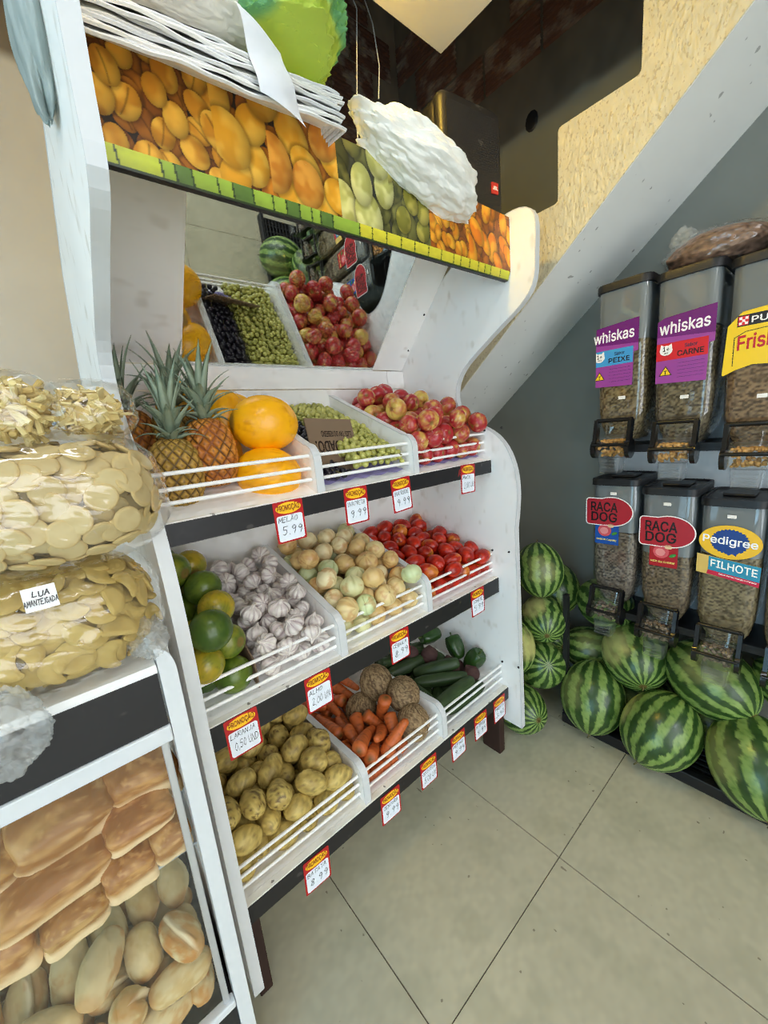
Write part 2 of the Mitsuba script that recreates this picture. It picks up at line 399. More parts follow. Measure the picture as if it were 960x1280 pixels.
lab(put('wall_front', box(XL - 0.15, XW + 0.15, YF - 0.15, YF, 0, 4.6), 'mat_wall_back'), kind='structure')
ceil = unary_union([sbox(XL, YF, 1.12, -0.375), sbox(1.12, YF, XW, -2.5)])
cm = trimesh.creation.extrude_polygon(ceil, 0.14, engine='earcut'); cm.apply_translation((0, 0, ZC))
lab(put('ceiling', cm, 'mat_ceiling'), kind='structure')
lab(put('unseen_roof_1', box(XL - 0.15, XW + 0.15, YF - 0.15, YB + 0.15, 4.6, 4.7), 'mat_mortar'), kind='structure')  # unseen roof slab, caps the dark stairwell
# unseen door opening at the left, its glowing panel is built with the lamps
# bare hollow bricks high on the stairwell walls
def brick_mesh(L, H, grooves):
    """A hollow clay brick face with moulded grooves: in x 0..L, z 0..H, its face at y = -depth."""
    zs, ys = [], []
    n = grooves
    for k in range(n):
        a, b = k / n, (k + 1) / n
        zs += [a * H, (a + 0.25 / n) * H, (b - 0.25 / n) * H]
        ys += [0.0, -0.010, -0.010]
    zs.append(H); ys.append(0.0)
    v, f = [], []
    for x in (0, L):
        v += [[x, y, z] for y, z in zip(ys, zs)]
    m = len(zs)
    for k in range(m - 1):
        f += [[k, m + k, m + k + 1], [k, m + k + 1, k + 1]]
    return trimesh.Trimesh(np.array(v), np.array(f), process=False)
bm = shape(brick_mesh(0.285, 0.185, 8), 'mat_brick')
rng = np.random.default_rng(4)
row = 0
z = 3.02
while z < 4.4:
    x = -0.55 + (0.15 if row % 2 else 0)
    while x + 0.285 < XW - 0.01:
        zz = z
        if not (row == 0 and rng.random() < 0.35):
            put('brick', bm, None, 'wall_back', to=T().translate([x, YB - 0.002 - 0.003 * rng.random(), zz]))
        x += 0.297
    z += 0.198; row += 1
Rz = np.array([[0, 1, 0], [-1, 0, 0], [0, 0, 1]], float)   # brick x runs along -y, face to -x
row = 0; z = 3.02
while z < 4.4:
    y = YB - 0.012 - (0.14 if row % 2 else 0)
    while y - 0.285 > -1.9:
        if y > 0.2 or row == 0 or (rng.random() < 0.16 and row > 0):
            put('brick', bm, None, 'wall_right', to=TM(Rz, (XW - 0.002 - 0.003 * rng.random(), y, z)))
        y -= 0.297
    z += 0.198; row += 1
# dark hole in the wall, drawn as a black lump
put('dark_hole', tri(m3.Manifold.sphere(0.032, 12).scale((0.25, 1, 1.3)).translate((XW - 0.002, -0.27, 2.79))), 'mat_black', 'wall_right')

# ------------------------------------------------------------------ the staircase
XS = 1.40
st = thing('staircase', 'rough plastered concrete staircase rising above the pet food dispensers', 'staircase')
def soff(y):
    return 1.604 + (-0.161 - y) * 0.835
top = []
y, z = -0.629 + 0.245 * 4, 2.40 - 0.222 * 4
pts = [(YB, soff(YB)), (YB, z - 0.222 + 0.0)]
pts = [(YB, soff(YB))]
yy, zz = -0.629 + 0.245 * 4, 2.178 - 0.222 * 4
# treads from the bottom (large y) to the top
cur_y, cur_z = YB, 2.178 - 0.222 * 4
pts.append((YB, max(cur_z, soff(YB) + 0.02)))
for kstep in range(4, -6, -1):
    ry = -0.629 + 0.245 * kstep           # riser at this y goes from tread z to the next
    tz = 2.178 - 0.222 * kstep
    if ry < YB:
        pts.append((ry, tz)); pts.append((ry, tz + 0.222))
last = pts[-1]
pts.append((-1.95, last[1])); pts.append((-1.95, soff(-1.95)))
sp = Polygon(pts).buffer(0.012, 3).buffer(-0.024, 3).buffer(0.012, 3)
put('stringer', extrude_yz(sp, XS, XW - 0.001), 'mat_stucco', st)
so = Polygon([(YB, soff(YB) - 0.003), (-1.95, soff(-1.95) - 0.003), (-1.95, soff(-1.95) - 0.0005), (YB, soff(YB) - 0.0005)])
put('soffit', extrude_yz(so, XS + 0.004, XW - 0.001), 'mat_soffit', st, label='smooth white painted underside')

# ------------------------------------------------------------------ lamps
def lamp_mesh(cx, cy, hx, hy, z):
    m = trimesh.Trimesh([[cx - hx, cy - hy, z], [cx + hx, cy - hy, z], [cx + hx, cy + hy, z], [cx - hx, cy + hy, z]], [[0, 2, 1], [0, 3, 2]], process=False)
    return m
for cx, cy, hx, hy, rad in SHOP:
    t = thing('unseen_ceiling_light', 'unseen ceiling light, out of view, placed to light the shelves and floor', 'light', 'unseen ceiling lights out of view')
    put('housing', box(cx - hx - 0.02, cx + hx + 0.02, cy - hy - 0.02, cy + hy + 0.02, ZC - 0.05, ZC), 'mat_edge', t)
    d = shape(lamp_mesh(cx, cy, hx, hy, ZC - 0.0505), 'mat_edge')
    d['emitter'] = {'type': 'area', 'radiance': rgb(*(rad * c for c in SHOP_RGB))}
    put('diffuser', d, None, t)
dm = trimesh.Trimesh([[XL - 0.10, UNSEEN_DOOR_Y[0], 0.05], [XL - 0.10, UNSEEN_DOOR_Y[1], 0.05], [XL - 0.10, UNSEEN_DOOR_Y[1], 2.15], [XL - 0.10, UNSEEN_DOOR_Y[0], 2.15]], [[0, 1, 2], [0, 2, 3]], process=False)
d = shape(dm, 'mat_edge')
d['emitter'] = {'type': 'area', 'radiance': rgb(*(UNSEEN_DOOR * c for c in UNSEEN_DOOR_RGB))}
lab(put('unseen_door_1', d, None), kind='structure')  # glowing panel out of view, placed to light the left side panel
fm_ = trimesh.Trimesh([[-1.9, YF + 0.01, 0.15], [0.9, YF + 0.01, 0.15], [0.9, YF + 0.01, 2.25], [-1.9, YF + 0.01, 2.25]], [[0, 2, 1], [0, 3, 2]], process=False)
d = shape(fm_, 'mat_edge')
d['emitter'] = {'type': 'area', 'radiance': rgb(*(FRONT * c for c in FRONT_RGB))}
lab(put('unseen_window_2', d, None), kind='structure')  # glowing panel out of view, placed to brighten shelf insides and soffit
t = thing('unseen_light_bulb', 'unseen yellow bulb under the slab edge, out of view, lighting the stair side', 'light')
bulb = shape(trimesh.creation.icosphere(2, BULB_R), 'mat_edge', True)
bulb['emitter'] = {'type': 'area', 'radiance': rgb(*BULB_RGB)}
put('globe', bulb, None, t, to=T().translate(list(BULB_AT)))
put('socket', rod((BULB_AT[0], BULB_AT[1], BULB_AT[2] + BULB_R), (BULB_AT[0], BULB_AT[1], ZC), 0.014), 'mat_edge', t, smooth=40)

# ------------------------------------------------------------------ the produce display
W = 1.187
PX = 0.025
unit = thing('produce_display', 'white three-tier produce display with mirror and fruit print banner', 'display stand')
from scipy.interpolate import CubicSpline
def panel_poly(front, back):
    f = np.array(front)
    s = np.r_[0, np.cumsum(np.linalg.norm(np.diff(f, axis=0), axis=1))]
    cs = CubicSpline(s[:-1], f[:-1], bc_type='natural')
    q = [tuple(p) for p in cs(np.linspace(0, s[-2], 64))] + [tuple(f[-1])]
    return Polygon(q + back)
BACK_EDGE = [(0.30, 0.159), (0.30, 1.45), (0.126, 1.667), (-0.088, 1.91), (-0.40, 2.09)]
RF = [(-0.560, 2.123), (-0.604, 2.121), (-0.648, 2.098), (-0.661, 2.05), (-0.659, 1.98), (-0.648, 1.885), (-0.545, 1.796), (-0.422, 1.719), (-0.328, 1.635), (-0.3135, 1.5385), (-0.378, 1.469), (-0.498, 1.400), (-0.553, 1.32), (-0.564, 1.044), (-0.5735, 0.155)]
LF = [(-0.560, 2.24), (-0.660, 2.23), (-0.715, 2.15), (-0.722, 2.05), (-0.716, 2.0), (-0.700, 1.90), (-0.690, 1.84), (-0.595, 1.785), (-0.480, 1.725), (-0.375, 1.655), (-0.365, 1.57), (-0.430, 1.475), (-0.530, 1.36), (-0.565, 1.25), (-0.568, 0.90), (-0.5735, 0.155)]
for x0, F, tag in ((-0.007, LF, 'left'), (W, RF, 'right')):
    pk = put('side_panel', extrude_yz(panel_poly(F, BACK_EDGE), x0 + 0.0015, x0 + PX - 0.0015), 'mat_melamine', unit)
    ring = panel_poly(F, BACK_EDGE)
    band = ring.buffer(0.0012).difference(ring.buffer(-0.0015))
    put('edge_band', extrude_yz(band, x0, x0 + PX), 'mat_edge', pk)
# tiers: ledge z, front y, floor slope (degrees), strip height
TIERS = [(1.3133, -0.463, 21.0, 0.049), (0.8272, -0.480, 15.0, 0.062), (0.3283, -0.510, 3.0, 0.052)]
BINS = [(0.018, 0.408), (0.432, 0.774), (0.798, W)]
DIV = [0.420, 0.786]
RAILS = [(0.100, 0.066, 0.036), (0.094, 0.056, 0.027), (0.090, 0.060, 0.026)]
screw = shape(trimesh.creation.icosphere(1, 0.0045), 'mat_black', True)
for ti, (zt, yf, deg, hs) in enumerate(TIERS):
    a = math.radians(deg)
    yr = yf + 0.022
    zb = zt + (0.0 - yr) * math.tan(a)
    put('shelf_board', extrude_yz([(yr, zt - 0.018), (0.0, zb - 0.018), (0.0, zb), (yr, zt)], 0.018, W), 'mat_melamine', unit)
    put('ledge', extrude_yz([(yf, zt - 0.016), (yr - 0.0005, zt - 0.016), (yr - 0.0005, zt), (yf, zt)], 0.018, W), 'mat_ledge', unit)
    put('fascia_strip', box(0.0185, W - 0.0005, yf - 0.003, yf + 0.012, zt - hs - 0.003, zt - 0.003), 'mat_strip', unit, label='black front strip that holds the price tags')
    for x in DIV:
        h0, h1 = zt + 0.130, (zb + 0.135 if ti < 2 else zt + 0.100)
        f = yf + 0.006
        prof = [(f, zt + 0.0005)]
        for q in np.linspace(0, math.pi / 2, 7):
            prof.append((f + 0.045 * (1 - math.sin(q + 0) * 1.0) if False else f + 0.045 - 0.045 * math.cos(q), h0 - 0.045 + 0.045 * math.sin(q)))
        prof += [(-0.001, h1), (-0.001, zb + 0.0005), (yr + 0.002, zt + 0.0005)]
        P = Polygon(prof)
        dk = put('divider', extrude_yz(P, x - 0.009, x + 0.009), 'mat_melamine', unit)
        edge = LineString(prof[:9]).buffer(0.0016, cap_style=2)
        put('edge_band', extrude_yz(edge, x - 0.0115, x + 0.0115), 'mat_edge', dk)
    for bx0, bx1 in BINS:
        for h in RAILS[ti]:
            put('rail', rod((bx0, yf + 0.030, zt + h), (bx1, yf + 0.030, zt + h), 0.0048, 10), 'mat_rail', unit, smooth=40)
    put('screw', screw, None, unit, to=T().translate([W - 0.001, yf + 0.022, zt + 0.112]))
    put('screw', screw, None, unit, to=T().translate([W - 0.001, yf - 0.055, zt + 0.118]))
# backs
put('back_panel', box(0.018, W, 0.001, 0.018, 0.159, 1.64), 'mat_melamine', unit)
put('back_board', box(0.018, 1.085, -0.010, 0.001, 1.642, 1.715), 'mat_melamine', unit)
put('back_board', box(1.088, W, -0.010, 0.001, 1.642, 1.715), 'mat_melamine', unit)
A = np.array([0.0, 1.7215]); Bm = np.array([-0.305, 2.056]); dirm = (Bm - A) / np.linalg.norm(Bm - A)
nrm = np.array([-dirm[1], dirm[0]])
if nrm[1] > 0: nrm = -nrm           # towards the goods: -y, down
Lm = 0.62
def tilt_slab(x0, x1, s0, s1, n0, n1):
    q = [A + dirm * s0 + nrm * n0, A + dirm * s1 + nrm * n0, A + dirm * s1 + nrm * n1, A + dirm * s0 + nrm * n1]
    return extrude_yz([tuple(p) for p in q], x0, x1)
put('mirror', tilt_slab(0.25, 1.014, 0.0, Lm, -0.003, 0.0), 'mat_mirror', unit, label='large mirror leaning forward above the top tier')
put('mirror_frame', tilt_slab(0.25, 1.014, -0.012, -0.0005, -0.003, 0.004), 'mat_edge', unit)
put('mirror_board', tilt_slab(0.018, 0.249, 0.0, Lm, -0.012, 0.002), 'mat_melamine', unit)
put('mirror_board', tilt_slab(1.015, W, 0.0, Lm, -0.012, 0.002), 'mat_melamine', unit)
for s in (0.10, 0.26):
    yq, zq = A + dirm * s + nrm * 0.002
    put('screw', screw, None, unit, to=T().translate([1.172, yq, zq]))
YBAN = -0.570
put('top_board', box(0.018, W, YBAN + 0.012, -0.14, 2.075, 2.093), 'mat_melamine', unit)
# feet
for x0, x1 in ((0.02, 0.055), (W - 0.045, W - 0.008)):
    put('foot', tri(rbox(x0, x1, -0.492, -0.40, 0.0, 0.275, 0.003)), 'mat_wood_dark', unit)
    put('foot', tri(rbox(x0, x1, 0.10, 0.18, 0.0, 0.28, 0.003)), 'mat_wood_dark', unit)
# red marker scribble on the top strip
rs, _ = writing('RS', 0.022, 0.004, 0.3, seed=9)
put('marker_scrawl', flat(rs, 0.0004), 'mat_print', unit, color=(150, 40, 40), to=TM(FACE_Y, (0.985, -0.4662, 1.276)))

# ------------------------------------------------------------------ the banner print
def ell(img, u, v, cx, cy, rx, ry, ang, c1, c2, seed, cleft=0.0):
    c, s = math.cos(ang), math.sin(ang)
    x, y = (u - cx), (v - cy)
    a = (c * x + s * y) / rx; b = (-s * x + c * y) / ry
    d = a * a + b * b
    m = sm(1.03, 0.97, d)
    sh = sm(1.5, 1.0, d)
    img = img * (1 - 0.45 * sh)[..., None]
    lightp = np.clip(1.18 - 0.38 * ((a + 0.3) ** 2 + (b - 0.35) ** 2), 0.42, 1.12)
    n = nfbm(np.stack([u * 40, v * 40, 0 * u + seed], -1), 2, seed)
    colr = lerp_c(c1, c2, sm(0.35, 0.7, n + 0.25 * (a - b) * 0.5)) * lightp[..., None]
    if cleft:
        colr = colr * (1 - 0.55 * np.exp(-((a + 0.15 * b * b) / 0.07) ** 2) * (np.abs(b) < 0.85))[..., None]
    return img * (1 - m[..., None]) + colr * m[..., None]
BX0, BX1, BZ0, BZ1 = 0.019, W - 0.001, 1.945, 2.108
nu, nv = 780, 116
U, V = np.meshgrid(np.linspace(BX0, BX1, nu), np.linspace(BZ0, BZ1, nv), indexing='ij')
img = np.zeros((nu, nv, 3)) + s2l((48, 32, 26))
bg = nfbm(np.stack([U * 30, V * 30, 0 * U], -1), 4, 3)
img = img * (0.5 + bg[..., None])
img = np.where((U > 0.497)[..., None], s2l((66, 66, 50)) * (0.5 + bg[..., None]), img)
img = np.where((U > 0.795)[..., None], s2l((120, 62, 24)) * (0.5 + bg[..., None]), img)
rng = np.random.default_rng(12)
def fill(x0, x1, r, aspect, c1, c2, n, seed, cleft=0.4):
    """Fruit of the print: overlapping ovals, scattered by rejection, far ones first."""
    global img
    r0 = np.random.default_rng(seed)
    pts = []
    tries = 0
    while len(pts) < n and tries < 6000:
        tries += 1
        p = r0.uniform([x0, BZ0 - 0.01], [x1, BZ1 + 0.01])
        if all((p[0] - q[0]) ** 2 + ((p[1] - q[1]) / 1.15) ** 2 > (1.45 * r) ** 2 for q in pts):
            pts.append(p)
    part = slice(max(0, int((x0 - BX0 - 0.06) / (BX1 - BX0) * nu)), min(nu, int((x1 - BX0 + 0.06) / (BX1 - BX0) * nu)))
    inside = (U[part] >= x0 - 1e-9) & (U[part] <= x1)
    for k, p in enumerate(pts):
        rr = r * r0.uniform(0.85, 1.15)
        new_ = ell(img[part], U[part], V[part], p[0], p[1], rr, rr * aspect * r0.uniform(0.9, 1.1), r0.uniform(-0.5, 0.9), c1, c2, seed + k, cleft * (r0.random() < 0.5))
        img[part] = np.where(inside[..., None], new_, img[part])
fill(0.019, 0.235, 0.020, 1.3, (120, 66, 22), (160, 96, 30), 40, 31)
fill(0.225, 0.497, 0.030, 1.3, (150, 84, 20), (190, 116, 28), 30, 32, 0.0)
fill(0.497, 0.795, 0.026, 1.3, (70, 70, 34), (120, 116, 60), 30, 33, 0.0)
fill(0.795, W, 0.017, 1.4, (140, 70, 18), (186, 104, 26), 60, 34, 0.0)
fill(0.019, 0.235, 0.0205, 1.3, (190, 126, 34), (226, 170, 62), 24, 1)
fill(0.225, 0.497, 0.034, 1.3, (212, 148, 36), (232, 178, 66), 12, 2, 0.0)
fill(0.33, 0.497, 0.036, 1.25, (200, 122, 36), (226, 156, 60), 3, 5, 0.0)
fill(0.497, 0.67, 0.037, 1.35, (176, 172, 92), (214, 208, 136), 5, 3, 0.0)
fill(0.650, 0.80, 0.024, 1.3, (124, 118, 44), (180, 166, 76), 8, 7, 0.0)
fill(0.795, 0.975, 0.015, 1.4, (206, 124, 24), (240, 170, 46), 26, 4)
fill(0.965, W, 0.023, 1.75, (228, 122, 18), (248, 168, 40), 11, 6, 0.0)
vm = np.stack([U, np.full_like(U, YBAN), V], -1).reshape(-1, 3)
i, j = np.meshgrid(np.arange(nu - 1), np.arange(nv - 1), indexing='ij')
q = np.stack([i * nv + j, (i + 1) * nv + j, (i + 1) * nv + j + 1, i * nv + j + 1], -1).reshape(-1, 4)
bf = np.vstack([q[:, [0, 1, 2]], q[:, [0, 2, 3]]])
ban = put('banner', box(0.019, W - 0.001, YBAN + 0.0008, YBAN + 0.012, BZ0, BZ1), 'mat_melamine', unit)
put('fruit_print', trimesh.Trimesh(vm, bf, process=False), 'mat_print', ban, color=img.reshape(-1, 3), label='photographic print of heaped mangoes, melons and apricots')
# the lower lip of the banner: a narrow band of cut green and yellow fruit, tilted in
nu2, nv2 = 500, 20
U2, V2 = np.meshgrid(np.linspace(BX0, BX1, nu2), np.linspace(0, 1, nv2), indexing='ij')
edges_first = [BX0, 0.062, 0.128, 0.150]
img2 = np.zeros((nu2, nv2, 3)) + s2l((44, 58, 22))
edges = np.r_[edges_first, 0.150 + np.cumsum(np.random.default_rng(8).uniform(0.020, 0.045, 10))]
edges = edges[edges < 0.50]
edges = np.r_[edges, 0.50 + np.cumsum(np.random.default_rng(9).uniform(0.032, 0.056, 30))]
for k in range(len(edges) - 1):
    x0, x1 = edges[k], edges[k + 1]
    c = (196, 206, 56) if x0 < 0.12 else (218, 204, 56) if x0 > 0.49 else ((150, 176, 60) if k % 3 else (92, 120, 50))
    c = (196, 196, 46) if x0 > 1.05 and k % 2 else c
    m = (U2 > x0 + 0.0016 - 0.006 * V2) & (U2 < x1 - 0.0016 - 0.006 * V2) & (V2 > 0.12)
    shade = 0.75 + 0.35 * V2 + 0.2 * (nfbm(np.stack([U2 * 60, V2 * 3, 0 * U2 + k], -1), 2, k) - 0.5)
    img2 = np.where(m[..., None], s2l(c) * shade[..., None], img2)
v2 = np.stack([U2, YBAN + 0.010 * (1 - V2), BZ0 - 0.026 * (1 - V2)], -1).reshape(-1, 3)
i, j = np.meshgrid(np.arange(nu2 - 1), np.arange(nv2 - 1), indexing='ij')
q = np.stack([i * nv2 + j, (i + 1) * nv2 + j, (i + 1) * nv2 + j + 1, i * nv2 + j + 1], -1).reshape(-1, 4)
lip = put('lip', extrude_yz([(YBAN + 0.0108, BZ0 - 0.0262), (YBAN + 0.024, BZ0 - 0.0262), (YBAN + 0.012, BZ0 - 0.0005), (YBAN + 0.0012, BZ0 - 0.0005)], 0.019, W - 0.001), 'mat_black', ban)
put('lip_print', trimesh.Trimesh(v2, np.vstack([q[:, [0, 1, 2]], q[:, [0, 2, 3]]]), process=False), 'mat_print', ban, color=img2.reshape(-1, 3), label='printed band of cut green and yellow fruit')

# ------------------------------------------------------------------ price tags
TAGS = [  # centre x, tier, two written lines, label
    (0.312, 0, 'MELÃO', '5.99', 'price card reading MELÃO 5.99 below the yellow melons'),
    (0.525, 0, 'UVA PRETA', '9.99', 'price card reading UVA PRETA 9.99, left one below the grapes'),
    (0.700, 0, 'UVA VERDE', '9.99', 'price card reading UVA VERDE 9.99, right one below the grapes'),
    (1.040, 0, 'MAÇA', '2,00 UN', 'price card reading 2,00 UN below the apples on the top strip'),
    (0.103, 1, 'LARANJA', '0,50 UND', 'price card reading LARANJA 0,50 below the green oranges'),
    (0.318, 1, 'ALHO', '2,00 UN', 'price card reading ALHO 2,00 below the garlic'),
    (0.625, 1, 'CEBOLA', '8.99', 'price card reading CEBOLA 8.99 below the onions'),
    (1.040, 1, 'TOMATE', '5.99', 'price card reading TOMATE 5.99 below the tomatoes'),
    (0.222, 2, 'BATATA', '8.99', 'price card reading BATATA 8.99 below the potatoes'),
    (0.500, 2, 'CENOURA', '9.99', 'price card reading CENOURA 9.99 below the carrots'),
    (0.680, 2, 'COCO SECO', '5,00 UN', 'price card reading COCO SECO below the coconuts'),
    (0.842, 2, 'PEPINO', '9.99', 'price card reading PEPINO, third from the right on the lowest strip'),
    (0.985, 2, 'BETERRABA', '9.99', 'price card second from the right on the lowest strip'),
    (1.115, 2, 'PIMENTA', '3.90', 'price card nearest the right side panel on the lowest strip')]
TW, TH = 0.082, 0.106
card = shape(flat(rrect(-TW / 2, TW / 2, -TH, 0, 0.004), 0.0010), 'mat_print', color=(176, 26, 30))
white = shape(flat(rrect(-TW / 2 + 0.005, TW / 2 - 0.005, -TH + 0.004, -0.036, 0.006), 0.0004), 'mat_print', color=(226, 232, 240))
oval = shape(flat(ellipse(0, -0.018, 0.035, 0.0145), 0.0004), 'mat_print', color=(246, 190, 30))
ptext = text_mesh('PROMOÇÃO', 0.0135, 0.0003, True)
ptext.apply_translation((-(ptext.bounds[0][0] + ptext.bounds[1][0]) / 2, 0, 0)); ptext.vertices[:, 0] *= 0.062 / np.ptp(ptext.bounds[:, 0]); ptext.apply_translation((0, -0.0235, 0))
pword = shape(ptext, 'mat_print', color=(120, 16, 12))
rng = np.random.default_rng(77)
for k, (x, ti, l1, l2, text) in enumerate(TAGS):
    zt, yf, deg, hs = TIERS[ti]
    t = thing('price_card', text, 'price card', None)
    rot = rng.normal(0, 0.02)
    c, s = math.cos(rot), math.sin(rot)
    Rt = FACE_Y @ np.array([[c, -s, 0], [s, c, 0], [0, 0, 1]])
    at0 = np.array([x, yf - 0.0036, zt - 0.002 if ti < 2 else zt - 0.012])
    nrm_ = np.array([0, -1.0, 0])
    tm = lambda d: TM(Rt, at0 + nrm_ * d)
    put('card', card, None, t, to=tm(0.0))
    put('writing_field', white, None, t, to=tm(0.0011))
    put('badge', oval, None, t, to=tm(0.0011))
    put('printed_word', pword, None, t, to=tm(0.0016))
    l1 = l1.replace('Ç', 'C')
    w1, n1 = writing(l1, 0.0125, 0.0013, seed=k)
    sc = min(1.0, 0.062 / n1)
    w1 = affinity.translate(affinity.scale(w1, sc, 1, origin=(0, 0)), -0.032, -0.053)
    w2, n2 = writing(l2, 0.021, 0.0017, seed=k + 50)
    sc = min(1.0, 0.060 / n2)
    w2 = affinity.translate(affinity.scale(w2, sc, 1, origin=(0, 0)), -0.026, -0.086)
    put('handwriting', flat(unary_union([w1, w2]), 0.0003), 'mat_print', t, color=(34, 36, 46), to=tm(0.0016))

# ------------------------------------------------------------------ produce: meshes
def variants(k, fn):
    return [fn(np.random.default_rng(900 + 31 * i), i) for i in range(k)]
def apple(rng, i):
    def f(th, ph):
        r = 1 - 0.30 * np.exp(-(th / 0.42) ** 2) - 0.16 * np.exp(-((np.pi - th) / 0.35) ** 2)
        r = r * (1 + 0.02 * np.cos(5 * ph) * sm(1.5, 2.8, th))
        return sph(th, ph) * r[..., None] * np.array([1.0, 1.0, 0.92])
    m = surf(26, 18, f)
    v = m.vertices; ph = np.arctan2(v[:, 1], v[:, 0])
    n = nfbm(v * 1.6 + i * 9, 3, i); st = nfbm(np.stack([np.cos(ph) * 7, np.sin(ph) * 7, v[:, 2] * 1.2], 1) + i, 3, i + 5)
    fr = sm(0.28, 0.62, 0.62 * n + 0.35 * st + (0.04, 0.12, 0.16, 0.06, 0.2, -0.10)[i % 6])
    c = lerp_c((206, 176, 84), (164, 40, 46), fr)
    c = mixc(c, (196, 100, 70), sm(0.55, 0.75, st) * 0.45)
    spots = nz(v * 17 + 3, i + 2)
    c = mixc(c, (224, 196, 150), sm(0.80, 0.9, spots) * 0.5)
    c = mixc(c, (110, 96, 40), sm(0.84, 0.97, v[:, 2] / 0.75 + 0.25 - np.hypot(v[:, 0], v[:, 1]) * 1.6) * 0.7)
    return shape(m, 'mat_gloss', True, c)
def onion(rng, i):
    def f(th, ph):
        neck = 0.34 * np.exp(-(th / 0.15) ** 2) ; root = 0.10 * np.exp(-((np.pi - th) / 0.2) ** 2)
        r = 1 - 0.10 * np.exp(-(th / 0.6) ** 2) + neck * 0.55 + root
        p = sph(th, ph) * r[..., None] * np.array([1, 1, 0.88])
        return p
    m = surf(28, 22, f)
    v = m.vertices; ph = np.arctan2(v[:, 1], v[:, 0])
    st = nfbm(np.stack([np.cos(ph) * 9, np.sin(ph) * 9, v[:, 2] * 0.7], 1) + i, 3, i)
    pat = nfbm(v * 1.4 + 5 * i, 3, i + 3)
    base = [(212, 208, 156), (216, 194, 138), (200, 210, 160), (212, 180, 120), (224, 210, 164)][i % 5]
    dark = [(160, 160, 102), (184, 146, 88), (150, 160, 100), (180, 128, 70), (188, 154, 100)][i % 5]
    c = lerp_c(base, dark, sm(0.5, 0.72, st) * 0.7)
    c = mixc(c, (186, 124, 66), sm(0.54, 0.62, pat) * (0.5 if i % 2 else 0.12))
    c = mixc(c, (112, 84, 48), sm(0.88, 0.98, v[:, 2]) * 0.8)
    return shape(m, 'mat_gloss', True, c)
def tomato(rng, i):
    def f(th, ph):
        r = 1 - 0.16 * np.exp(-(th / 0.28) ** 2)
        return sph(th, ph) * (r * (1 + 0.025 * np.cos(3 * ph + i)))[..., None] * np.array([1, 1, 1.0])
    m = surf(22, 16, f)
    v = m.vertices
    n = nfbm(v * 1.5 + 7 * i, 3, i)
    c = lerp_c((142, 22, 12), (188, 40, 16), sm(0.35, 0.65, n))
    c = mixc(c, (208, 128, 44), sm(0.42, 0.75, n + 0.28 * v[:, 2] + (-0.3, -0.12, -0.22, 0.04, -0.4)[i % 5]) * 0.8)
    c = mixc(c, (72, 66, 22), sm(0.9, 0.99, v[:, 2] / 0.88 - np.hypot(v[:, 0], v[:, 1]) * 0.4) * 0.9)
    return shape(m, 'mat_gloss', True, c)
def potato(rng, i):
    def f(th, ph):
        s = sph(th, ph)
        n = nfbm(s * 1.3 + 10 * i, 2, i)
        return s * (0.86 + 0.28 * n)[..., None]
    m = surf(26, 20, f)
    v = m.vertices
    n = nfbm(v * 2.4 + i, 4, i); dirt = nfbm(v * 4.5 + 3 * i, 4, i + 9)
    c = lerp_c((170, 144, 76), (206, 182, 104), sm(0.3, 0.7, n))
    c = mixc(c, (84, 66, 42), sm(0.50, 0.66, dirt) * (0.85 if i % 3 == 0 else 0.45))
    eye = nz(v * 6 + i, i + 4)
    c = mixc(c, (92, 74, 40), sm(0.86, 0.93, eye) * 0.6)
    return shape(m, 'mat_satin', True, c)
def orange(rng, i):
    def f(th, ph):
        s = sph(th, ph)
        d = 1 - 0.06 * np.exp(-(th / 0.2) ** 2) - 0.03 * np.exp(-((np.pi - th) / 0.2) ** 2) + 0.006 * (nz(s * 26, 3) - 0.5)
        return s * d[..., None]
    m = surf(40, 28, f)
    v = m.vertices
    n = nfbm(v * 1.3 + 4 * i, 3, i)
    base, alt = [((66, 92, 26), (98, 116, 34)), ((82, 104, 30), (128, 130, 38)), ((170, 146, 34), (140, 138, 40)), ((58, 84, 26), (86, 104, 32))][i % 4]
    c = lerp_c(base, alt, sm(0.35, 0.7, n))
    c = mixc(c, (40, 58, 16), sm(0.6, 0.8, nz(v * 30, i)) * 0.3)
    c = mixc(c, (120, 96, 50), sm(0.985, 0.999, v[:, 2] / 0.95) * 0.9)
    return shape(m, 'mat_gloss', True, c)
def garlic(rng, i):
    k = 7 + i % 3
    def f(th, ph):
        lobe = np.abs(np.cos(k / 2 * (ph + 0.2 * np.sin(th)) + i)) ** 0.5
        r = (0.77 + 0.23 * lobe * np.sin(th) ** 0.7)
        z = np.cos(th)
        p = sph(th, ph) * r[..., None]
        p[..., 2] = p[..., 2] * 0.78 + 0.85 * np.exp(-(th / 0.20) ** 2) * 0.55
        tw = 0.25 * sm(0.7, 1.2, p[..., 2]) * (1 if i % 2 else -1)
        p[..., 0] += tw
        return p
    m = surf(40, 24, f)
    v = m.vertices; ph = np.arctan2(v[:, 1], v[:, 0])
    st = nfbm(np.stack([np.cos(ph) * 8, np.sin(ph) * 8, v[:, 2]], 1) + i, 3, i)
    c = lerp_c((222, 216, 208), (190, 174, 172), sm(0.42, 0.68, st) * 0.8)
    lb_ = np.abs(np.cos(k / 2 * (ph + 0.2 * np.sin(np.arccos(np.clip(v[:, 2], -1, 1)))) + i))
    c = mixc(c, (134, 108, 112), sm(0.35, 0.05, lb_) * 0.6)  # shade in the grooves between cloves, put into the colour
    c = mixc(c, (150, 116, 130), sm(0.6, 0.75, nfbm(v * 2 + i, 2, i)) * 0.25)
    c = mixc(c, (146, 126, 96), sm(-0.62, -0.76, v[:, 2]) * 0.8)
    c = mixc(c, (190, 176, 150), sm(0.8, 1.1, v[:, 2]) * 0.6)
    return shape(m, 'mat_satin', True, c)
